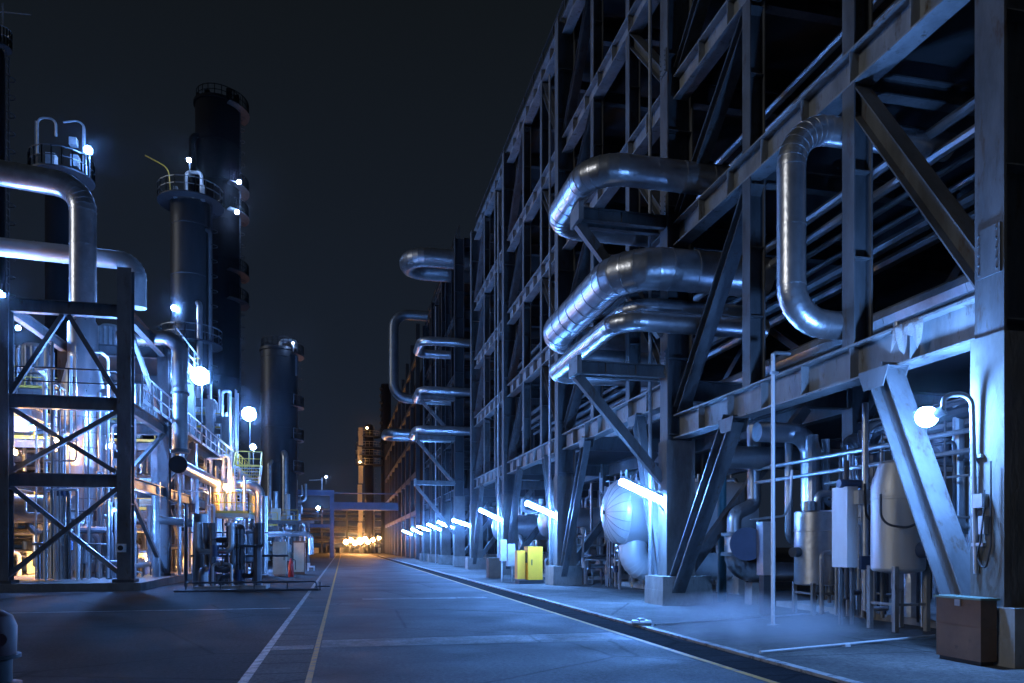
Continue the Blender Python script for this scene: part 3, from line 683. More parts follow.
# brown chest near right
t = thing('storage_chest', 'dark brown metal chest with green lid beside the near column plinth', 'chest', (9.2, 9.65, 0.02))
x0, x1, y0, y1 = 8.66, 8.93, 8.75, 9.55
MB().bx(x0 + 0.03, x1 - 0.03, y0 + 0.03, y1 - 0.03, 0.02, 0.08).build('skirt', 'black', t)
MB().bx(x0, x1, y0, y1, 0.08, 0.55).bx(x0 + 0.006, x1 - 0.006, y0 + 0.006, y1 - 0.006, 0.55, 0.575).bx(x0, x1, y0, y1, 0.575, 0.94).build('body', 'brown', t)
MB().bx(x0 - 0.03, x1 + 0.03, y0 - 0.03, y1 + 0.03, 0.94, 0.97).build('lid', 'lid_green', t)
MB().bx(x0 - 0.02, x0 - 0.002, y0 + 0.34, y0 + 0.44, 0.84, 0.93).build('hasp', 'galv', t)
for q in (0.15, 0.6): MB().bx(x1 + 0.002, x1 + 0.015, y0 + q, y0 + q + 0.08, 0.86, 0.94).build('hinge', 'galv', t)
# pipes lying on pavement
p5, p6, p7 = ground(760, 656), ground(800, 650), ground(935, 639)
tag(MB().tube([p5 + V((0, 0, 0.06)), p7 + V((0, 0, 0.06))], 0.022, 8).box(p5.lerp(p7, 0.45) + V((0, 0, 0.03)), (0.1, 0.1, 0.06)).build('ground_pipe', 'white_paint'), 'thin white pipe lying across the pavement before the brown chest', 'pipe')
p5, p6 = ground(655, 627), ground(860, 612)
tag(MB().tube([p5 + V((0, 0, 0.05)), p6 + V((0, 0, 0.05)), p6 + V((0.0, 0.0, 0.45)), p6 + V((0.6, 0.1, 0.45))], 0.022, 8, bend=0.08).build('ground_pipe', 'galv'), 'thin grey pipe lying on the pavement and rising in a small step', 'pipe')
p5 = ground(641, 627)
t = thing('drain_fitting', 'small metal pipe fitting lying at the drain edge', 'fitting', (p5.x, p5.y, 0.02))
MB().cyl(p5 + V((-0.2, 0, 0.09)), p5 + V((0.2, -0.05, 0.09)), 0.06, 12).build('sleeve', 'galv', t)
MB().cyl(p5 + V((-0.06, 0, 0.09)), p5 + V((0.06, 0, 0.09)), 0.1, 14).build('collar', 'galv', t)
# plastic sheet on girder near
c = at_x(905, 330, 9.2)
def rag():
    m = MB(); n, k = 10, 8; vs = []; fs = []
    for i in range(n + 1):
        for j in range(k + 1):
            yy = c.y - 0.35 + 0.7 * i / n
            fold = 0.03 * math.sin(i * 1.9 + j * 0.4) + 0.02 * math.sin(i * 3.1)
            dz = 0.0 if j < 3 else -(j - 2) * 0.085 * (0.8 + 0.3 * math.sin(i * 1.3))
            xx = 9.5 - 0.1 * j if j < 3 else 9.22 + fold
            vs.append((xx, yy, 5.49 + dz + (0.01 if j < 3 else 0)))
    for i in range(n):
        for j in range(k):
            a = i * (k + 1) + j; fs.append((a, a + 1, a + k + 2, a + k + 1))
    return m.add(vs, fs)
tag(rag().build('plastic_sheet', 'plastic_sheet', ang=80), 'crumpled pale plastic sheet hanging over the near lower girder', 'sheet')

# ------------------------------------------------------------------ left: front steel frame
def left_frame():
    t = thing('process_structure', 'dark blue steel frame with crossed braces around the tall chrome vessel', 'steel frame', (-8.2, 31.6, 0))
    xs = (-12.4, -8.2); ys = (31.6, 38.0, 44.0, 50.5, 57.0)
    first = None
    for i, y in enumerate(ys):
        for x in xs:
            top = 12.4 if (i == 0 and x > -10) else 10.95
            MB().ibeam((x, y, 0.3), (x, y, top), 0.5, 0.5, (0, 1, 0), 0.04, 0.03, 3.0).build('column', 'steel', t)
            MB().bx(x - 0.38, x + 0.38, y - 0.38, y + 0.38, 0.3, 0.42).build('base_plate', 'steel_dark', t)
    for z in (4.2, 7.15, 10.75):
        for i, y in enumerate(ys):
            MB().ibeam((xs[0] + 0.26, y, z), (xs[1] - 0.26, y, z), 0.5, 0.3, (0, 0, 1), 0.03, 0.025, 2.0).build('beam', 'steel', t)
        for i in range(len(ys) - 1):
            for x in xs:
                if z > 10 and i > 1: continue
                MB().ibeam((x, ys[i] + 0.26, z), (x, ys[i + 1] - 0.26, z), 0.45, 0.26, (0, 0, 1), 0.03, 0.025).build('beam', 'steel', t)
    def br(a, b, m='steel'): MB().bar(a, b, 0.15, 0.17).build('brace', m, t)
    y = 31.6; xm = -10.3
    br((xm - 0.1, y, 10.5), (-12.2, y, 7.4)); br((xm + 0.1, y, 10.5), (-8.4, y, 7.4))
    br((-12.2, y - 0.12, 4.45), (-8.4, y - 0.12, 6.9)); br((-12.2, y + 0.12, 6.9), (-8.4, y + 0.12, 4.45))
    br((-12.2, y - 0.12, 0.6), (-8.4, y - 0.12, 3.95)); br((-12.2, y + 0.12, 3.95), (-8.4, y + 0.12, 0.6), 'steel_light')
    for i in range(4):
        a, b = ys[i], ys[i + 1]
        br((-8.2, a + 0.25, 3.95), (-8.2, b - 0.25, 0.6)); br((-8.2, a + 0.25, 4.5), (-8.2, b - 0.25, 6.9))
        if i < 2: br((-8.2, a + 0.3, 10.4), (-8.2, b - 0.3, 7.5))
    MB().bx(-12.2, -7.75, 38.3, 57.4, 7.42, 7.47).build('deck', 'deck', t, False)
    MB().rail([(-7.75, 32.2, 7.42), (-7.75, 57.4, 7.42)], 1.1, 1.6).build('handrail', 'galv', t, False)
    MB().rail([(-12.1, 31.9, 7.42), (-8.5, 31.9, 7.42)], 1.1, 1.8, toe=False).build('handrail', 'steel_dark', t, False)
    MB().rail([(-7.75, 38.2, 11.0), (-7.75, 44.4, 11.0)], 1.1, 1.5).build('handrail', 'galv', t, False)
    MB().bx(-12.2, -7.7, 38.2, 44.4, 10.98, 11.02).build('deck', 'deck', t, False)
    MB().rail([(-11.6, 44.4, 11.0), (-7.75, 44.4, 11.0)], 1.1, 1.3).build('handrail', 'yellow_rail', t, False)
    MB().rail([(-7.75, 51, 7.45), (-7.75, 57.2, 7.45), (-9.5, 57.2, 7.45)], 1.15, 1.2).build('handrail', 'yellow_rail', t, False)
    return t
left_frame()
tag(MB().bx(-15, -7.5, 30.9, 58.2, -0.1, 0.3).build('frame_plinth', 'concrete_dark'), 'low concrete plinth edge under the dark blue steel frame', 'plinth')
# call station on column
t = thing('call_box', 'small white call box with a dark round speaker on the frame column', 'call box', (-8.2, 31.2, 1.7))
c = at_y(121, 548, 31.22)
MB().box(c, (0.34, 0.16, 0.32)).build('case', 'white_paint', t)
MB().cyl(c - V((0, 0.08, 0)), c - V((0, 0.1, 0)), 0.1, 16).build('speaker', 'black', t)

def big_vessel():
    c = at_d(83, 540, 34); c.z = 0
    t = thing('vessel', 'tall chrome vessel with a dark cone top inside the left steel frame', 'vessel', c)
    zz = lambda v: CH + (HY - v) / F * 34
    MB().lathe(c, (0, 0, 1), [(0.7, 0.3), (0.7, zz(528)), (0.95, zz(526)), (0.95, zz(470)), (0.97, zz(469)), (0.97, zz(467)), (0.95, zz(466)), (0.95, zz(402)), (1.0, zz(401)), (1.0, zz(398)), (0.93, zz(392)), (0.62, zz(362)), (0.62, zz(325)), (0.5, zz(320)), (0.5, zz(312))], 36).build('shell', 'chrome', t)
    bd = MB()
    for v in (515, 500, 485, 450, 435, 420):
        bd.lathe(c, (0, 0, 1), [(0.952, zz(v)), (0.965, zz(v) + 0.005), (0.965, zz(v) + 0.045), (0.952, zz(v) + 0.05)], 36)
    bd.bar(c + V((0.3, -0.92, zz(515))), c + V((0.3, -0.92, zz(420))), 0.05, 0.03, (0, 1, 0)); bd.build('lagging_band', 'lagging_dull', t)
    for q in (-0.9, 0.9):
        MB().tube([c + V((q, -0.7, 0.4)), c + V((q, -0.7, zz(395)))], 0.1, 12, band=1.2).build('side_pipe', 'lagging', t)
    MB().box(c + V((-0.1, -0.97, zz(385))), (0.25, 0.12, 0.3)).build('hatch', 'black', t)
    MB().cyl(c + V((0.9, -0.3, zz(393))), c + V((1.5, -0.5, zz(393))), 0.18, 14).build('nozzle', 'lagging', t)
    return c
vc = big_vessel()
zz34 = lambda v: CH + (HY - v) / F * 34
tag(MB().tube([(vc.x - 7, vc.y - 0.3, zz34(176)), (vc.x, vc.y, zz34(188)), (vc.x, vc.y, zz34(315))], 0.55, 28, bend=1.15, band=1.7, nb=8).build('overhead_pipe', 'lagging', ang=30),
    'very thick silver pipe bending down onto the tall chrome vessel', 'pipe')
c = at_d(137, 540, 36); c.z = 0; z36 = lambda v: CH + (HY - v) / F * 36
tag(MB().tube([(c.x - 8, c.y, z36(256)), (c.x, c.y, z36(262)), (c.x, c.y, z36(308))], 0.42, 24, bend=0.85, band=1.4).build('overhead_pipe', 'clad_white', ang=30),  # white cladding stands in for the strong light on this silver pipe
    'bright lit silver pipe crossing behind the thick one and bending down', 'pipe')
# second vessels behind
def chrome_drum(u, v0, v1, d, r, label, m='lagging'):
    c = at_d(u, 546, d); c.z = 0; z0 = CH + (HY - v1) / F * d; z1 = CH + (HY - v0) / F * d
    t = thing('drum', label, 'drum', c)
    MB().lathe(c, (0, 0, 1), [(r * 0.7, z0 - r * 0.25), (r, z0), (r, z0 + (z1 - z0) * 0.5), (r * 1.015, z0 + (z1 - z0) * 0.5 + 0.01), (r * 1.015, z0 + (z1 - z0) * 0.5 + 0.06), (r, z0 + (z1 - z0) * 0.5 + 0.07), (r, z1), (r * 0.6, z1 + r * 0.35), (0, z1 + r * 0.45)], 28).build('shell', m, t)
    MB().cyl((c.x, c.y, 0.02), (c.x, c.y, z0), r * 0.55, 18).build('skirt', 'steel', t)
    pp = MB()
    for k in range(5): pp.tube([(c.x - r + 0.35 * r * (k + 0.5), c.y - r * 1.1, z0 - 0.3), (c.x - r + 0.35 * r * (k + 0.5), c.y - r * 1.1, z1)], r * 0.09, 8)
    pp.build('pipe_cluster', 'galv', t)
    return t
chrome_drum(143, 445, 535, 41, 0.75, 'chrome drum lit blue behind the right frame column')
chrome_drum(110, 330, 470, 48, 0.8, 'bluish drum high behind the tall chrome vessel', 'white_paint')
chrome_drum(150, 345, 430, 46, 0.75, 'pale upright drum behind the walkway handrail', 'white_paint')
chrome_drum(35, 350, 405, 50, 1.0, 'bluish drum behind the upper chevron brace', 'white_paint')
chrome_drum(233, 400, 440, 58, 0.4, 'small lit drum under the walkway flood lamp', 'lagging_dull')

# pipe run going along frame: elbow at 182
x, y = -7.0, 35.4
zt = CH + (HY - 338) / F * 33; zb = 5.25
t = thing('pipe_run', 'dull blue pipe dropping from a bend beside the walkway', 'pipe', (x, y, zb))
MB().tube([(x - 2.6, y + 0.5, zt), (x, y, zt), (x, y, zb + 0.6)], 0.32, 22, bend=0.7, band=1.3).build('drop', 'lagging_dull', t)
for za, zc2 in ((zb + 0.55, zb + 0.7), (zt - 2.5, zt - 2.4)): MB().cyl((x, y, za), (x, y, zc2), 0.4, 22).build('flange', 'steel', t)
t = thing('pipe_run', 'pale pipe running level along the frame then turning down to the yard', 'pipe', (x, y, 0))
MB().tube([(x + 0.1, 34.6, zb - 0.05), (x + 0.1, 45.5, zb - 0.05), (-4.7, 45.5, zb - 0.05), (-4.7, 45.5, 0.6)], 0.28, 20, bend=0.6, band=1.3).build('run', 'lagging', t)
MB().cyl((x + 0.1, 34.5, zb - 0.05), (x + 0.1, 34.62, zb - 0.05), 0.38, 22).build('blind_flange', 'black', t)
MB().tube([(x + 0.1, 44.6, zb - 0.2), (x + 0.1, 44.6, 0.1)], 0.27, 18, band=1.2).build('drop_leg', 'lagging', t)
MB().cyl((-4.7, 45.5, 0.1), (-4.7, 45.5, 0.65), 0.36, 18).build('foot', 'steel', t)
c = at_d(156, 520, 34)
tag(MB().tube([(c.x, c.y, 0.3), (c.x, c.y, 4.6)], 0.18, 14, bend=0.4, band=1.0).tube([(c.x, c.y, 2.9), (c.x + 1.9, c.y + 0.5, 2.7)], 0.18, 14, band=0.9).build('pipe_run', 'lagging_dull'), 'pale branching pipe standing at the second frame column', 'pipe')
c = at_d(57, 540, 31.0)
tag(MB().tube([(c.x, c.y, 0.3), (c.x, c.y, zof(452, c.x, c.y))], 0.14, 12, band=1.6).build('standpipe', 'white_paint'), 'white upright standpipe in front of the tall chrome vessel', 'pipe')
tag(MB().tube([(-16, 36, 3.3), (-12.9, 36, 3.3), (-11.4, 36, 3.3)], 0.6, 22, band=0.9).build('level_vessel', 'lagging_dull'), 'thick dull pipe lying level left of the tall chrome vessel', 'pipe')

# lower yellow-lit platform
def low_platform():
    x0, x1, y0, y1, z = -6.75, -4.95, 42.4, 45.0, 3.45
    t = thing('access_platform', 'small cream platform with yellow rails lit warm from beside', 'platform', (x0, y0, 0))
    MB().bx(x0, x1, y0, y1, z - 0.22, z).build('floor', 'cream', t)
    MB().rail([(x0, y1, z), (x0, y0, z), (x1, y0, z), (x1, y1, z)], 1.1, 0.6).build('handrail', 'yellow_rail', t, False)
    for q, w in ((x0 + 0.1, y0 + 0.1), (x1 - 0.1, y0 + 0.1), (x0 + 0.1, y1 - 0.1), (x1 - 0.1, y1 - 0.1)):
        MB().bar((q, w, 0), (q, w, z - 0.22), 0.14, 0.14).build('leg', 'steel', t)
    for q in (0.5, 0.75, 1.3): MB().tube([(x0 + q, y1 - 0.2, 0.1), (x0 + q, y1 - 0.2, z + 2.2)], 0.09, 10, band=1).build('riser', 'lagging', t)
low_platform()
def stair():
    t = thing('stair', 'steep steel stair with yellow rails at the end of the walkway', 'stair', (-6.6, 52, 0))
    x0, x1 = -7.55, -5.75
    z1, z0 = 7.42, 3.6; y1, y0 = 57.0, 53.6
    for x in (x0, x1):
        MB().bar((x, y0, z0), (x, y1, z1), 0.06, 0.28).build('stringer', 'white_paint', t)
        r = MB().bar((x, y0, z0 + 1.0), (x, y1, z1 + 1.0), 0.06, 0.06)
        for k in range(5):
            q = V((x, y0, z0)).lerp(V((x, y1, z1)), k / 4); r.bar(q, q + V((0, 0, 1.0)), 0.05, 0.05)
        r.build('handrail', 'yellow_rail', t)
    n = 15
    for k in range(n):
        q = (k + 0.5) / n
        MB().box(((x0 + x1) / 2, y0 + (y1 - y0) * q, z0 + (z1 - z0) * q), (x1 - x0 - 0.08, 0.26, 0.05)).build('tread', 'galv', t)
    MB().bx(x0, x1, y0 - 1.6, y0, z0 - 0.15, z0).build('landing', 'cream', t)
    for x in (x0 + 0.1, x1 - 0.1): MB().bar((x, y0 - 1.2, 0), (x, y0 - 1.2, z0 - 0.15), 0.16, 0.16).build('leg', 'steel', t)
    MB().rail([(x0, 57.2, 7.45), (x1, 57.2, 7.45)], 1.1, 0.9).build('handrail', 'yellow_rail', t)
stair()
def upper_steel():
    t = thing('walkway', 'raised walkway with cream edge leading toward the far drum', 'walkway', (-9, 60, 0))
    MB().bx(-12, -7.6, 58, 72, 7.3, 7.45).build('floor', 'cream', t)
    MB().rail([(-7.6, 58, 7.45), (-7.6, 72, 7.45)], 1.1, 1.5).build('handrail', 'yellow_rail', t, False)
    for y in (58.6, 65, 71.4):
        for x in (-11.8, -7.8): MB().bar((x, y, 0), (x, y, 7.3), 0.3, 0.3).build('leg', 'steel', t)
upper_steel()

# ------------------------------------------------------------------ towers
def tower(label, u, v_top, d, r, m, plats=(), rail='galv', arc=(0, 360), flat=False):
    c = at_d(u, 546, d); c.z = 0; zt = CH + (HY - v_top) / F * d
    t = thing('tower', label, 'tower', c)
    prof = [(r * 1.05, 0), (r * 1.05, 3), (r, 3.05)]
    z = 3.05
    while z + 4 < zt - 1:
        z += 4; prof += [(r, z), (r * 1.02, z + 0.02), (r * 1.02, z + 0.14), (r, z + 0.16)]
    prof += [(r, zt - 0.8), (r * 0.75, zt - 0.25), (0.0, zt)] if not flat else [(r, zt - 0.3), (r * 1.08, zt - 0.28), (r * 1.08, zt), (0, zt)]
    MB().lathe(c, (0, 0, 1), prof, 36).build('shell', m, t)
    for (v, ext) in plats:
        z = CH + (HY - v) / F * d
        pf = MB(); n = 20; pr = r + ext
        a0, a1 = R(arc[0]), R(arc[1]); vs = []; fs = []
        for k in range(n + 1):
            a = a0 + (a1 - a0) * k / n
            for rr, dz in ((r * 1.03, -0.1), (pr, -0.1), (pr, 0), (r * 1.03, 0)): vs.append(c + V((rr * math.cos(a), rr * math.sin(a), z + dz)))
        for k in range(n):
            for q in range(4): fs.append((k * 4 + q, k * 4 + (q + 1) % 4, k * 4 + 4 + (q + 1) % 4, k * 4 + 4 + q))
        po = pf.add(vs, fs).build('platform', 'steel_dark', t)
        ring = [c + V((pr * 0.97 * math.cos(a0 + (a1 - a0) * k / n), pr * 0.97 * math.sin(a0 + (a1 - a0) * k / n), z)) for k in range(n + 1)]
        MB().rail(ring, 1.15, 1.2, 0.03, toe=False).build('handrail', rail, po, False)
    lad = MB(); a = R(-100); lx = c + V(((r + 0.25) * math.cos(R(-20)), (r + 0.25) * math.sin(R(-20)), 0))
    for s in (-0.25, 0.25): lad.bar(lx + V((0, s, 2)), lx + V((0, s, zt - 0.5)), 0.06, 0.06)
    z = 2.2
    while z < zt - 0.5: lad.bar(lx + V((0, -0.25, z)), lx + V((0, 0.25, z)), 0.04, 0.04); z += 0.5
    z = 4
    while z < zt - 1:
        pts = [lx + V((0.0 + 0.45 * math.sin(math.pi * k / 6), -0.4 * math.cos(math.pi * k / 6), z)) for k in range(7)]
        for p0, p1 in zip(pts, pts[1:]): lad.bar(p0, p1, 0.05, 0.05)
        z += 1.2
    lad.build('caged_ladder', 'steel_dark', t, False)
    return t, c, zt
def towerpipe(t, c, r, ang, z0, z1, pr, m='lagging_dull'):
    q = c + V(((r + pr + 0.15) * math.cos(R(ang)), (r + pr + 0.15) * math.sin(R(ang)), 0))
    MB().tube([q + V((0, 0, z0)), q + V((0, 0, z1)), c + V((0, 0, z1))], pr, 14, bend=pr * 2.2, band=2.5).build('downpipe', m, t)
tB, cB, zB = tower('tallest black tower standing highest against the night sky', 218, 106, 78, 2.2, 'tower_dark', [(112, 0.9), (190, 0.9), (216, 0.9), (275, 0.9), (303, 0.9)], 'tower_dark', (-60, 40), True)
for q, h in ((-1.6, 0.5), (-0.9, 1.0), (0.2, 0.6), (1.2, 1.4), (1.9, 0.8)): MB().box(cB + V((q, -0.8, zB + h / 2)), (0.5, 0.5, h)).build('top_fitting', 'tower_dark', tB)
MB().rail([cB + V((2.1 * math.cos(k * 0.3142), 2.1 * math.sin(k * 0.3142), zB)) for k in range(21)], 1.1, 1.0, 0.03, toe=False).build('handrail', 'tower_dark', tB, False)
towerpipe(tB, cB, 2.2, 215, 1, zB - 4, 0.35, 'tower_dark')
tA, cA, zA = tower('dim grey tower with a lit railed top in front of the black one', 191, 195, 60, 1.5, 'tower', [(204, 1.0), (345, 0.9)], 'galv')
towerpipe(tA, cA, 1.5, 300, 2, zA - 9, 0.22, 'lagging')
towerpipe(tA, cA, 1.5, 330, 2, zA - 3, 0.16, 'lagging_dull')
MB().tube([cA + V((-0.3, -0.4, zA - 0.4)), cA + V((-0.3, -0.4, zA + 1.6)), cA + V((0.9, -0.6, zA + 1.6)), cA + V((0.9, -0.6, zA))], 0.14, 12, bend=0.35).build('vent_loop', 'white_paint', tA)
for q, w in ((-0.9, 0.9), (0.4, 0.5), (1.1, 1.2)): MB().box(cA + V((q, -1.2, zA - 0.9 + w / 2)), (0.3, 0.3, w)).build('top_fitting', 'galv', tA)
MB().tube([cA + V((-1.4, -0.6, zA - 0.2)), cA + V((-1.5, -0.8, zA + 1.6)), cA + V((-3.2, -0.8, zA + 2.4))], 0.05, 8, bend=0.9).build('davit', 'yellow_rail', tA)
tC, cC, zC = tower('short wide tower with side platforms beside the lamp pole', 279, 350, 86, 2.0, 'tower', [(356, 0.8), (407, 0.8), (440, 0.8), (472, 0.8)], 'galv', (-50, 35), True)
MB().rail([cC + V((1.9 * math.cos(k * 0.3142), 1.9 * math.sin(k * 0.3142), zC)) for k in range(21)], 1.1, 1.0, 0.03, toe=False).build('handrail', 'steel_dark', tC, False)
MB().tube([cC + V((0.2, -0.5, zC - 0.5)), cC + V((0.2, -0.5, zC + 1)), cC + V((1.9, -0.6, zC + 1)), cC + V((1.9, -0.6, zC - 3))], 0.2, 12, bend=0.4).build('vent_loop', 'galv', tC)
towerpipe(tC, cC, 2.0, 290, 1, zC - 12, 0.35, 'lagging')
towerpipe(tC, cC, 2.0, 250, 1, zC - 13, 0.25, 'lagging')
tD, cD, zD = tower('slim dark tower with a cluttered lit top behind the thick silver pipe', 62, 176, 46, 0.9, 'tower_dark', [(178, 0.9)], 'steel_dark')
hd = MB()
for q in (-1.3, 1.3): hd.bar(cD + V((q, -0.4, zD)), cD + V((q, -0.4, zD + 3.0)), 0.07, 0.07)
hd.tube([cD + V((-1.2, -0.4, zD)), cD + V((-1.2, -0.4, zD + 3.2)), cD + V((-0.2, -0.4, zD + 3.3)), cD + V((-0.2, -0.4, zD + 2.2))], 0.07, 8, bend=0.4)
hd.tube([cD + V((0.2, -0.4, zD + 3.1)), cD + V((1.35, -0.4, zD + 3.4)), cD + V((1.5, -0.4, zD))], 0.06, 8, bend=0.5)
hd.build('vent_frame', 'galv', tD)
for q, w in ((V((0.8, -0.5, zD + 1.9)), (0.4, 0.4, 0.45)), (V((0.9, -0.5, zD + 0.7)), (0.4, 0.5, 0.7)), (V((-0.4, -0.5, zD + 0.6)), (0.5, 0.6, 0.8))): MB().box(cD + q, w).build('valve_block', 'galv', tD)
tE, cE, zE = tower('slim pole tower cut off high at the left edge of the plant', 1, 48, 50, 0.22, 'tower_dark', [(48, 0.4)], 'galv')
MB().bar(cE + V((0.1, 0, zE)), cE + V((0.1, 0, zE + 3)), 0.08, 0.08).bar(cE + V((-0.5, 0, zE + 2.4)), cE + V((1.8, 0, zE + 2.5)), 0.05, 0.05).build('mast', 'galv', tE)

# ------------------------------------------------------------------ lamps on the left
def flood(label, u, v, d, m, r, pole=None, name='flood_lamp', grp=None):
    c = at_d(u, v, d)
    t = thing(name, label, 'lamp', c, grp)
    MB().sphere(c, r, 26, 16).build('bulb', m, t)
    MB().box(c + V((0, r * 1.25, r * 0.1)), (r * 1.7, r * 0.7, r * 1.5)).build('housing', 'steel_dark', t)
    if pole: MB().tube([c + V((0, 0.1 + r, r)), c + V((0, 0.1 + r, -pole))], 0.035, 8).build('pole', 'steel', t)
    return c
flood('brightest blue white flood lamp glaring above the walkway on the left', 200, 376, 40.0, 'flood', 0.46, 3.6)
flood('blue white flood lamp on a pole above the stair', 249, 414, 54, 'flood', 0.48, 4.2)
flood('small white lamp low behind the stair rails', 253, 447, 57, 'small_cool', 0.2, 2)
flood('lamp shining onto the grey tower shell at its lower ring', 174, 308, 58.4, 'flood', 0.2, None)
flood('lamp on the cluttered top of the slim dark tower', 88, 150, 45, 'flood', 0.22, 1.5)
flood('flood lamp at the far left edge beside the thick silver pipe', -3, 296, 35, 'flood', 0.3, 3)
flood('small lamp on the railed top of the grey tower', 189, 160, 58, 'small_cool', 0.16, 1.2)
flood('upper small lamp on the right side of the black tower', 239, 182, 76, 'small_cool', 0.2, None)
flood('lower small lamp on the right side of the black tower', 237, 212, 76, 'small_cool', 0.2, None)
flood('tiny lamp on the crown of the short wide tower', 293, 343, 84, 'small_cool', 0.1, 1)
flood('white lamp glaring inside the far blue frame', 318, 508, 103, 'flood', 0.24, 2)
flood('warm lamp beside the cream platform', 226, 487, 41.5, 'warm', 0.13, 1)
flood('blue lamp deep behind the left steel frame, upper level', 18, 328, 37.2, 'cool_inside', 0.1, None)
flood('blue lamp deep behind the left steel frame, middle level', 111, 446, 35.2, 'cool_inside', 0.1, None)
flood('warm lamp low behind the frame near the blue motor', 172, 462, 49, 'warm', 0.2, 1)
flood('blue lamp between the chrome drum and the walkway', 150, 372, 41.5, 'cool_inside', 0.13, 1)
flood('warm lamp low at the left edge behind the frame', 14, 452, 35, 'warm', 0.12, None)
flood('warm lamp low behind the chrome vessel base', 112, 560, 42, 'warm', 0.12, 0.8)
flood('blue lamp low beside the pale turning pipe', 240, 540, 52, 'cool_inside', 0.18, 1)
flood('orange lamp high over the end of the road', 363, 505, 150, 'warm_far', 0.4, 6)
FARL = [(346, 542, 172, 0.5, 'orange lamp at road level, leftmost of the far orange row'), (351, 540, 166, 0.42, 'orange lamp at road level, second from the left of the far orange row'),
        (355, 543, 150, 0.4, 'low orange lamp between two taller ones in the far orange row'), (360, 541, 158, 0.6, 'biggest orange lamp at road level in the far orange row'),
        (365, 539, 146, 0.4, 'higher orange lamp just right of the biggest one in the far row'), (368, 542, 138, 0.35, 'lower orange lamp right of the biggest one in the far row'),
        (373, 540, 128, 0.32, 'orange lamp at road level next to the far blue lamps'), (379, 538, 118, 0.25, 'pale orange lamp at road level, rightmost of the far orange row')]
for u, v, d, r, l in FARL: flood(l, u, v, d, 'warm_far', r, 2.0)
# unseen cool lamp added to light the near bay from inside
flood('added unseen blue lamp deep behind the near vessels', 905, 448, 18.5, 'cool_inside', 0.045, 0.4)
flood('added unseen lamp behind the right column of the left frame facing the chrome vessel', 123, 392, 31.6, 'cool_inside', 0.11, None)  # added out of sight to light the chrome vessel
flood('added warm lamp hidden behind the white upright standpipe', 56.5, 440, 32.2, 'warm', 0.1, None)  # added for the gold streak on the vessel, bulb kept hidden
flood('added blue lamp hidden low behind the right column of the left frame', 124, 512, 32.2, 'cool_inside', 0.1, None)  # second unseen lamp added for the vessel's blue side
flood('added warm lamp out of sight behind the left column of the left frame', 2, 500, 33.2, 'warm', 0.14, None)  # added warm source for the vessel, not a known fixture
flood('blue lamp under the first deck left of the chrome vessel', 32, 428, 35.2, 'cool_inside', 0.1, None)

# ------------------------------------------------------------------ left equipment
def left_module(label, x0, x1, y0, y1, zs, seed, n=26):
    rnd = random.Random(seed)
    t = thing('process_module', label, 'process module', ((x0 + x1) / 2, y0, 0))
    for x in (x0, x1):
        for y in (y0, y1):
            MB().bar((x, y, 0), (x, y, zs[-1]), 0.3, 0.3).build('column', 'steel', t)
    for z in zs:
        MB().bx(x0, x1, y0, y1, z - 0.12, z - 0.06).build('floor', 'deck', t)
        for y in (y0, y1): MB().bar((x0, y, z - 0.25), (x1, y, z - 0.25), 0.2, 0.36).build('beam', 'steel', t)
        MB().rail([(x0, y0, z), (x1, y0, z)], 1.1, 1.1).build('handrail', 'yellow_rail', t, False)
    for i in range(n):
        z = rnd.uniform(0.6, zs[-1] + 1.5); y = rnd.uniform(y0, y1); r = rnd.choice((0.07, 0.1, 0.15, 0.22))
        xa, xb = sorted((rnd.uniform(x0 - 1, x1), rnd.uniform(x0, x1 + 1)))
        zc = z + rnd.choice((-2.2, -1.2, 1.5, 2.4)); zc = max(0.2, zc)
        MB().tube([(xa, y, max(0.2, z - rnd.uniform(0, 2))), (xa, y, z), (xb, y, z), (xb, y, zc)], r, 10, bend=r * 2.3, band=1.0).build('pipe', rnd.choice(('lagging', 'galv', 'white_paint', 'lagging_dull')), t)
    for i in range(6):
        x, y = rnd.uniform(x0, x1), rnd.uniform(y0 + 0.5, y1); zb = rnd.choice([0.0] + list(zs)); r = rnd.uniform(0.3, 0.6); h = rnd.uniform(1.2, 2.2)
        MB().lathe((x, y, zb), (0, 0, 1), [(r * 0.6, 0), (r * 0.6, 0.4), (r, 0.45), (r, h), (r * 0.6, h + 0.15), (0.1, h + 0.2), (0.1, h + 0.7)], 20).build('pot', rnd.choice(('white_paint', 'lagging', 'sage')), t)
        MB().box((rnd.uniform(x0, x1), y0 + 0.4, zb + 0.9), (0.7, 0.4, rnd.uniform(0.8, 1.5))).build('cabinet', rnd.choice(('white_paint', 'sage', 'cream')), t)
    return t
left_module('cluttered lit process module with yellow rails behind the left steel frame', -24, -13.5, 45, 51, (3.4, 6.6, 10.2), 21, 40)
left_module('cluttered process module behind the frame deck and chrome drum', -13, -8.6, 59.5, 64, (3.6, 10.5), 34, 24)
left_module('low process module beyond the pale turning pipe', -10, -5.4, 66, 71, (3.4,), 55, 22)
left_module('white and blue lit process module inside the far blue frame', -12.5, -6.0, 104, 110, (5.4, 9.0), 77, 34)
left_module('module of silver pipes at the foot of the short wide tower', -9, -4.4, 78, 82, (4.2,), 91, 20)
skid('tangle of small dark pipes by the filter pot at the yard edge', -5.5, -2.9, 30.2, 32.0, 12, 71, 'pipe_dark', 2.6, False)
flood('warm lamp near the floor left of the white standpipe', 38, 566, 36, 'warm', 0.09, None)
flood('warm lamp near the floor under the second frame bay', 148, 560, 38, 'warm', 0.1, None)
left_module('bright white pipework and tanks on decks just behind the tall chrome vessel', -20, -9.2, 40.6, 44.5, (3.5, 6.9), 43, 44)
skid('crowded low pipework and pots inside the left steel frame', -13.6, -8.8, 34, 43, 26, 61, 'lagging', 3.6)
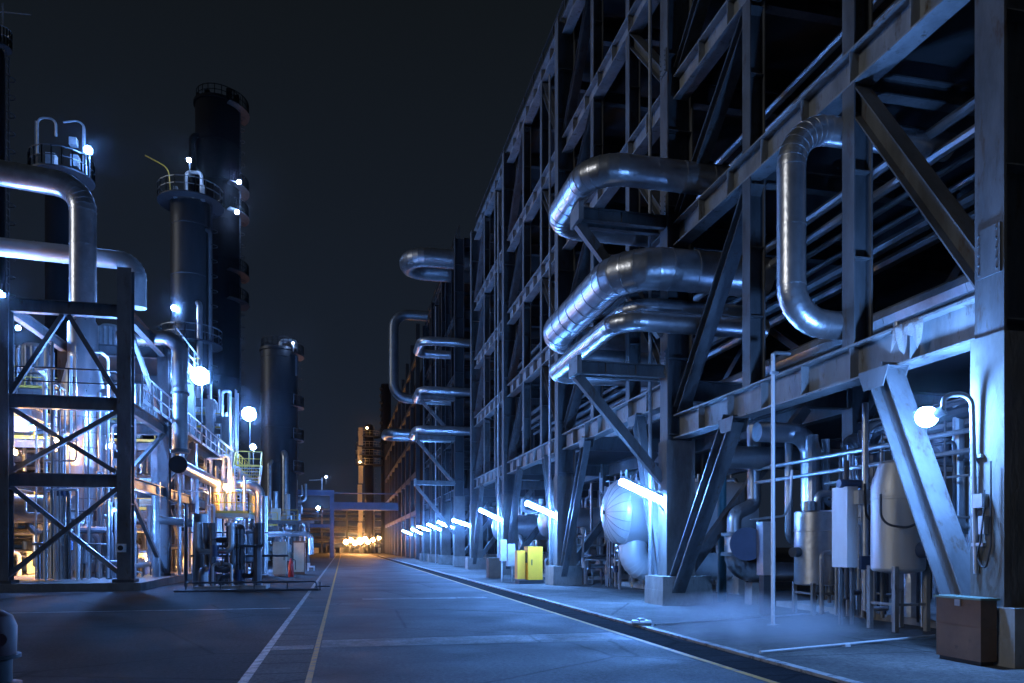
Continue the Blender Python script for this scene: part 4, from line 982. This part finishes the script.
skid('crowded low pipework in the frame beyond the second column', -11.5, -6.3, 46, 56, 24, 62, 'lagging', 3.4)

# pump, motor, valve stand
c = ground(207, 584)
t = thing('pump_motor', 'bright blue pump motor on a stand at the yard edge', 'motor', (c.x, c.y, 0))
MB().bx(c.x - 0.35, c.x + 0.4, c.y, c.y + 0.5, 0.45, 1.15).build('motor_body', 'blue_paint', t)
MB().cyl((c.x + 0.4, c.y + 0.25, 0.82), (c.x + 0.85, c.y + 0.25, 0.82), 0.28, 18).build('pump_head', 'pipe_dark', t)
MB().bx(c.x - 0.3, c.x + 0.7, c.y + 0.05, c.y + 0.45, 0.0, 0.45).build('stand', 'steel', t)
MB().tube([(c.x - 0.3, c.y - 0.05, 0.1), (c.x - 0.1, c.y - 0.1, 0.45), (c.x, c.y - 0.1, 0.6)], 0.03, 6, bend=0.1).build('cable', 'white_paint', t)
c = ground(186, 588)
def valve_stand():
    t = thing('valve_manifold', 'tall dark valve manifold of upright and cross pipes by the blue motor', 'manifold', (c.x, c.y, 0))
    for q, h in ((0.0, 3.4), (0.55, 3.0)):
        MB().tube([(c.x + q, c.y, 0.05), (c.x + q, c.y, h)], 0.07 if q == 0 else 0.3, 14, band=0.7).build('upright', 'pipe_dark' if q == 0 else 'lagging_dull', t)
    MB().tube([(c.x + 0.8, c.y, 1.95), (c.x + 2.3, c.y, 1.95)], 0.12, 14, band=0.6).build('cross_pipe', 'pipe_dark', t)
    MB().cyl((c.x + 2.2, c.y, 1.95), (c.x + 2.32, c.y, 1.95), 0.22, 18).build('flange', 'steel_dark', t)
    MB().cyl((c.x + 0.85, c.y, 1.95), (c.x + 0.95, c.y, 1.95), 0.2, 18).build('flange', 'steel_dark', t)
    MB().tube([(c.x + 0.2, c.y - 0.15, 1.3), (c.x + 4.0, c.y - 0.15, 1.3)], 0.05, 8).tube([(c.x + 0.2, c.y - 0.1, 2.25), (c.x + 3.2, c.y - 0.1, 2.25)], 0.03, 8).build('thin_pipe', 'pipe_dark', t)
    for q in (1.5, 1.7, 2.0):
        MB().tube([(c.x + q, c.y + 0.1, 0.05), (c.x + q, c.y + 0.1, 1.9)], 0.05, 8).build('drain_leg', 'pipe_dark', t)
valve_stand()
c2 = ground(247, 583)
t = thing('filter_pot', 'dark upright filter pot with silver pipe on legs near the yard centre', 'filter', (c2.x, c2.y, 0))
MB().lathe((c2.x, c2.y, 0), (0, 0, 1), [(0.1, 0.9), (0.36, 1.0), (0.36, 2.35), (0.3, 2.42), (0, 2.45)], 22).build('pot', 'pipe_dark', t)
MB().tube([(c2.x + 0.75, c2.y, 0.4), (c2.x + 0.75, c2.y, 2.9), (c2.x + 0.75, c2.y, 4.0)], 0.16, 16, band=0.8).build('side_pipe', 'lagging', t)
for q in (-0.25, 0.25): MB().bar((c2.x + q, c2.y, 0), (c2.x + q, c2.y, 1.0), 0.06, 0.06).build('leg', 'steel_dark', t)
MB().bx(c2.x - 0.8, c2.x + 1.2, c2.y - 0.3, c2.y + 0.4, 0.0, 0.06).build('base', 'black', t)
MB().cyl((c2.x + 0.2, c2.y - 0.1, 2.75), (c2.x + 0.2, c2.y - 0.1, 2.45), 0.08, 10).build('valve', 'steel_dark', t)
# guard rail of low pipes
a0, a1 = ground(186, 592), ground(322, 590)
t = thing('pipe_barrier', 'low dark double pipe barrier along the yard edge', 'barrier', (a0.x, a0.y, 0))
MB().tube([(a0.x, a0.y, 0.34), (a1.x - 0.2, a0.y, 0.34), (a1.x - 0.2, a0.y, 0.02)], 0.035, 8, bend=0.1).build('upper_pipe', 'pipe_dark', t)
MB().tube([(a0.x - 0.3, a0.y - 0.6, 0.07), (a1.x - 0.1, a0.y - 0.6, 0.07)], 0.045, 8).build('lower_pipe', 'pipe_dark', t)
for k in range(5): MB().bar((a0.x + k * 1.2, a0.y, 0), (a0.x + k * 1.2, a0.y, 0.32), 0.05, 0.05).build('post', 'pipe_dark', t)
MB().tube([(a1.x - 0.25, a0.y, 0.15), (a1.x + 0.3, a0.y, 0.15)], 0.03, 8).build('stub', 'pipe_dark', t)
# control cabinet sage pair, extinguisher
c3 = ground(281, 576)
t = thing('control_cabinet', 'pale sage green control cabinet in the yard beside the red extinguisher', 'cabinet', (c3.x, c3.y, 0))
MB().bx(c3.x - 0.45, c3.x + 0.3, c3.y, c3.y + 0.5, 0.1, 1.95).build('body', 'sage', t)
MB().bx(c3.x - 0.4, c3.x + 0.25, c3.y + 0.05, c3.y + 0.45, 0.0, 0.1).build('base', 'concrete', t)
MB().bx(c3.x + 0.15, c3.x + 0.19, c3.y - 0.04, c3.y, 0.9, 1.15).build('handle', 'black', t)
t = thing('control_cabinet', 'brown grey control cabinet just behind the sage green one', 'cabinet', (c3.x + 0.9, c3.y + 2, 0))
MB().bx(c3.x + 0.5, c3.x + 1.2, c3.y + 2.2, c3.y + 2.8, 0.0, 2.0).build('body', 'brown', t)
MB().bx(c3.x + 0.55, c3.x + 1.15, c3.y + 2.17, c3.y + 2.2, 0.15, 1.9).build('door', 'cream', t)
c4 = ground(291, 577)
t = thing('fire_extinguisher', 'red fire extinguisher standing on the yard floor', 'extinguisher', (c4.x, c4.y, 0))
MB().lathe(c4, (0, 0, 1), [(0.14, 0.0), (0.15, 0.03), (0.15, 0.72), (0.11, 0.85), (0.05, 0.92), (0.05, 1.02), (0.0, 1.03)], 18).build('cylinder', 'red', t)
MB().box(c4 + V((0, -0.06, 1.06)), (0.06, 0.2, 0.05)).tube([c4 + V((0.05, 0, 1.02)), c4 + V((0.24, -0.05, 0.9)), c4 + V((0.24, -0.05, 0.4))], 0.025, 6, bend=0.1).build('handle', 'black', t)
c5 = ground(311, 571)
tag(MB().box(c5 + V((0, 0, 0.3)), (0.5, 0.3, 0.1)).box(c5 + V((0.2, 0, 0.12)), (0.1, 0.3, 0.26)).box(c5 + V((-0.15, 0, 0.45)), (0.18, 0.25, 0.2)).box(c5 + V((-0.2, 0, 0.12)), (0.1, 0.3, 0.26)).build('valve_stool', 'white_paint'), 'small white valve stool on the yard floor near the yellow line', 'stool')
# pipe table under short tower
c6 = ground(285, 570)
t = thing('pipe_support', 'steel table carrying silver horizontal pipes by the cabinets', 'pipe support', (c6.x, c6.y, 0))
for q in (-2.2, -0.2, 1.6): MB().bar((c6.x + q, c6.y, 0), (c6.x + q, c6.y, 3.4), 0.15, 0.15).build('leg', 'steel', t)
MB().bar((c6.x - 2.6, c6.y, 3.4), (c6.x + 2.0, c6.y, 3.4), 0.2, 0.24).build('top_beam', 'steel', t)
MB().tube([(c6.x - 3, c6.y - 0.3, 2.55), (c6.x + 1.8, c6.y - 0.3, 2.55), (c6.x + 1.8, c6.y - 0.3, 1.1)], 0.17, 16, bend=0.4, band=0.8).build('silver_pipe', 'lagging', t)
MB().tube([(c6.x - 1.9, c6.y - 0.4, 2.6), (c6.x - 1.9, c6.y - 0.4, 5.4), (c6.x - 2.6, c6.y - 0.4, 5.6)], 0.18, 14, bend=0.35, band=0.8).build('riser', 'lagging', t)
MB().sphere((c6.x + 0.2, c6.y, 2.95), 0.26, 14, 9).build('strainer', 'lagging', t)
# dark domed post lower-left
pl = ground(2, 690)
t = thing('hydrant', 'dark red dome topped hydrant standing nearest on the left yard', 'hydrant', (pl.x - 0.12, pl.y, 0))
MB().lathe((pl.x - 0.12, pl.y, 0), (0, 0, 1), [(0.26, 0.42), (0.27, 0.75), (0.22, 0.88), (0.12, 0.94), (0.0, 0.96)], 24).build('dome', 'dark_red', t)
MB().lathe((pl.x - 0.12, pl.y, 0), (0, 0, 1), [(0.32, 0), (0.32, 0.08), (0.22, 0.1), (0.22, 0.36), (0.31, 0.38), (0.31, 0.42)], 24).build('barrel', 'black', t)
MB().cyl((pl.x - 0.12, pl.y, 0.62), (pl.x + 0.08, pl.y - 0.28, 0.62), 0.08, 12).build('outlet', 'dark_red', t)

# ------------------------------------------------------------------ far end
def blue_frame():
    t = thing('service_bridge', 'blue painted frame with a bridge beam crossing over the far road', 'bridge', (-6, 112, 0))
    yb = 112
    xa = at_y(297, 500, yb).x; xb = at_y(332, 500, yb).x; xc = at_y(398, 500, yb).x
    z = zof(493, xb, yb); zl = zof(526, xb, yb)
    for x in (xa, xb): MB().bar((x, yb, 0), (x, yb, z), 0.6, 0.6).build('column', 'steel_blue', t)
    MB().bar((xa - 6, yb, z), (xb + 0.3, yb, z), 0.5, 0.8).build('beam', 'steel_blue', t)
    MB().bar((xa - 6, yb, zl), (xb + 0.3, yb, zl), 0.4, 0.5).build('beam', 'steel_blue', t)
    MB().bar((xb + 0.3, yb, zof(506, xb, yb)), (xc, yb, zof(506, xb, yb)), 0.8, 1.1).build('bridge_beam', 'steel_blue', t)
    MB().bar((xb + 0.3, yb, z), (xc, yb, z), 0.12, 0.14).build('handrail', 'steel_blue', t)
    MB().bar((xb - 1.4, yb, z), (xb - 1.4, yb, z + 2.2), 0.16, 0.16).bar((xb - 3.2, yb, z + 1.8), (xb - 1.4, yb, z + 1.9), 0.1, 0.1).build('mast', 'galv', t)
blue_frame()
flood('small lamp pair on the mast above the far blue frame', 326, 477, 107, 'small_cool', 0.13, 1)
def far_rack():
    t = thing('pipe_bridge', 'orange lit pipe bridge closing off the end of the road', 'pipe bridge', (-3, 186, 0))
    y = 186
    for u in (322, 333, 347, 360, 374):
        x = at_y(u, 540, y).x; MB().bar((x, y, 0), (x, y, 10.5), 0.5, 0.5).build('column', 'steel', t)
    xa, xb = at_y(300, 540, y).x, at_y(392, 540, y).x
    for z in (3.2, 6.2, 8.2, 10.5):
        MB().bar((xa, y, z), (xb, y, z), 0.4, 0.45).build('beam', 'steel', t)
    rnd = random.Random(4)
    for k in range(12):
        z = rnd.uniform(2.0, 10); MB().tube([(xa, y + 1 + 0.3 * k, z), (xb, y + 1 + 0.3 * k, z)], rnd.uniform(0.12, 0.35), 8, band=3).build('pipe', rnd.choice(('lagging', 'lagging_dull', 'cream')), t)
    for k in range(16):
        x = rnd.uniform(xa, xb); MB().bx(x, x + rnd.uniform(0.6, 1.8), y - 2, y - 1, 0, rnd.uniform(0.8, 2.4)).build('equipment_case', rnd.choice(('cream', 'steel', 'sage')), t)
far_rack()
tF, cF, zF = tower('orange lit tower with stacked balconies at the end of the road', 369, 424, 172, 1.0, 'tower_dark', [(437, 1.6), (448, 1.9), (456, 2.1), (465, 2.1)], 'cream')  # near-black shell keeps the unlit body from showing
pn = MB()  # pale panel added to stand for the lit left edge of the tower
for q in range(6): pn.bx(cF.x - 2.6 + 0.2 * (q % 2), cF.x - 1.6 + 0.2 * (q % 2), cF.y - 2.0, cF.y - 1.2, 3 + q * 4.3, 7 + q * 4.3)
pn.build('lit_edge_panel', 'cream', tF, False)
t = thing('stack', 'thin dark stack with knobbed sides above the orange tower', 'stack', (12, 178, 0))
c = at_d(386, 546, 178); c.z = 0
MB().cyl(c, c + V((0, 0, 40)), 1.2, 16).build('shaft', 'tower_dark', t)
kn = MB()
for k in range(9): kn.sphere(c + V((-1.2, -0.6, 26 + k * 1.6)), 0.45, 8, 6)
kn.build('fitting', 'steel_dark', t)
flood('orange lamp halfway up the balcony tower', 360, 462, 168, 'warm_far', 0.16, 2)
flood('orange lamp at the top of the balcony tower', 367, 428, 166, 'warm_far', 0.16, 2)

# person far on the road
def person():
    pp = ground(351, 554.3)
    h = [V((0, 0, 0.95)), V((0, 0, 1.2)), V((0, 0, 1.42)), V((0, 0, 1.52)), V((0, 0, 1.64)), V((0, 0, 1.74))]
    r = [0.16, 0.15, 0.15, 0.06, 0.10, 0.07]
    ed = [(0, 1), (1, 2), (2, 3), (3, 4), (4, 5)]
    def chain(root, pts, rad):
        prev = root
        for q, w in zip(pts, rad):
            h.append(V(q)); r.append(w); ed.append((prev, len(h) - 1)); prev = len(h) - 1
    for s in (-1, 1):
        chain(0, [(s * 0.1, 0, 0.85), (s * 0.12, -0.03 * s, 0.48), (s * 0.13, 0.05 * s, 0.08), (s * 0.14, -0.1 + 0.05 * s, 0.03)], [0.1, 0.075, 0.05, 0.045])
        chain(2, [(s * 0.2, 0, 1.4), (s * 0.26, 0, 1.12), (s * 0.27, -0.05, 0.86), (s * 0.27, -0.07, 0.76)], [0.07, 0.05, 0.04, 0.035])
    me = bpy.data.meshes.new('person_body'); me.from_pydata([tuple(q) for q in h], ed, [])
    o = bpy.data.objects.new('tmp', me); COL.objects.link(o)
    md = o.modifiers.new('s', 'SKIN'); md.use_smooth_shade = True
    for i, w in enumerate(r): me.skin_vertices[0].data[i].radius = (w, w * 0.8)
    me.skin_vertices[0].data[0].use_root = True
    o.modifiers.new('d', 'SUBSURF').levels = 1
    dg = bpy.context.evaluated_depsgraph_get(); dg.update()
    m2 = bpy.data.meshes.new_from_object(o.evaluated_get(dg)); bpy.data.objects.remove(o)
    m2.materials.clear(); m2.materials.append(MATS['cloth'])
    b = bpy.data.objects.new('person', m2); COL.objects.link(b); b.location = pp
    tag(b, 'tiny dark figure standing on the far road before the orange lights', 'person')
    hm = MB().lathe(pp + V((0, 0, 1.66)), (0, 0, 1), [(0.14, 0), (0.13, 0.06), (0.08, 0.12), (0, 0.14)], 12).build('helmet', 'white_paint', b)
person()

# ------------------------------------------------------------------ steam and air
def volume(name, mb, dens, col, noisy=False, aniso=0.3):
    m = bpy.data.materials.new(name + '_air'); m.use_nodes = True; nt = m.node_tree; nt.nodes.clear()
    o = nt.nodes.new('ShaderNodeOutputMaterial'); pv = nt.nodes.new('ShaderNodeVolumePrincipled')
    pv.inputs['Color'].default_value = (*col, 1); pv.inputs['Density'].default_value = dens; pv.inputs['Anisotropy'].default_value = aniso
    nt.links.new(pv.outputs[0], o.inputs['Volume'])
    if noisy:
        tc = nt.nodes.new('ShaderNodeTexCoord'); n = nt.nodes.new('ShaderNodeTexNoise'); n.inputs['Scale'].default_value = 1.1; n.inputs['Detail'].default_value = 3
        nt.links.new(tc.outputs['Object'], n.inputs['Vector'])
        ln = nt.nodes.new('ShaderNodeVectorMath'); ln.operation = 'LENGTH'
        mp = nt.nodes.new('ShaderNodeMapping'); nt.links.new(tc.outputs['Generated'], mp.inputs['Vector'])
        mp.inputs['Location'].default_value = (-1, -1, -0.7); mp.inputs['Scale'].default_value = (2, 2, 2)
        nt.links.new(mp.outputs['Vector'], ln.inputs[0])
        mr = nt.nodes.new('ShaderNodeMapRange'); mr.inputs['From Min'].default_value = 1.0; mr.inputs['From Max'].default_value = 0.2
        nt.links.new(ln.outputs['Value'], mr.inputs['Value'])
        r2 = nt.nodes.new('ShaderNodeMapRange'); r2.inputs['From Min'].default_value = 0.36; r2.inputs['From Max'].default_value = 0.7; r2.inputs['To Max'].default_value = dens
        nt.links.new(n.outputs['Fac'], r2.inputs['Value'])
        mu = nt.nodes.new('ShaderNodeMath'); mu.operation = 'MULTIPLY'
        nt.links.new(mr.outputs['Result'], mu.inputs[0]); nt.links.new(r2.outputs['Result'], mu.inputs[1])
        nt.links.new(mu.outputs[0], pv.inputs['Density'])
    MATS[name] = m
    o = mb.build(name, name, smooth=False); o['kind'] = 'stuff'
    return o
volume('haze', MB().bx(-160, 160, -30, 330, -1, 75), 0.00028, (0.8, 0.88, 1.0), aniso=0.987)
volume('steam', MB().bx(5.2, 8.6, 9.4, 14.4, 0.03, 1.1), 0.9, (0.9, 0.95, 1.0), True)

# ------------------------------------------------------------------ sky and added side light
w = bpy.data.worlds.new('World'); sc.world = w; w.use_nodes = True
nt = w.node_tree; bg = nt.nodes['Background']
tc = nt.nodes.new('ShaderNodeTexCoord'); sp = nt.nodes.new('ShaderNodeSeparateXYZ'); cr = nt.nodes.new('ShaderNodeValToRGB')
nt.links.new(tc.outputs['Generated'], sp.inputs[0]); nt.links.new(sp.outputs['Z'], cr.inputs['Fac'])
e = cr.color_ramp.elements
e[0].position = 0.0; e[0].color = (0.0105, 0.0165, 0.030, 1)
e[1].position = 0.6; e[1].color = (0.0055, 0.0075, 0.0098, 1)
nt.links.new(cr.outputs['Color'], bg.inputs['Color']); bg.inputs['Strength'].default_value = 1.0
sd = bpy.data.lights.new('side_light', 'SUN'); sd.energy = 0.42; sd.angle = R(12); sd.color = (0.95, 0.97, 1.0)  # dim sun lamp standing in for a light out of view on the left
so = bpy.data.objects.new('side_light', sd); COL.objects.link(so)
d = V((1.0, 0.2, -0.3)); so.rotation_euler = d.to_track_quat('-Z', 'Y').to_euler()

cam = bpy.data.cameras.new('camera'); co = bpy.data.objects.new('camera', cam); COL.objects.link(co); sc.camera = co
co.location = (0, 0, CH); co.rotation_euler = (R(90), 0, -YAW)
cam.sensor_width = 36; cam.lens = 36 * F / 1024; cam.shift_x = 0; cam.shift_y = (HY - 341.5) / 1024
cam.clip_start = 0.1; cam.clip_end = 2000
vs = sc.view_settings; vs.view_transform = 'Standard'; vs.look = 'None'; vs.exposure = 0; vs.gamma = 1
sc.render.engine = 'CYCLES'
cy = sc.cycles; cy.use_denoising = True; cy.denoising_prefilter = 'ACCURATE'; cy.max_bounces = 6; cy.diffuse_bounces = 3; cy.glossy_bounces = 3; cy.volume_bounces = 0
cy.sample_clamp_indirect = 4; cy.caustics_reflective = False; cy.caustics_refractive = False
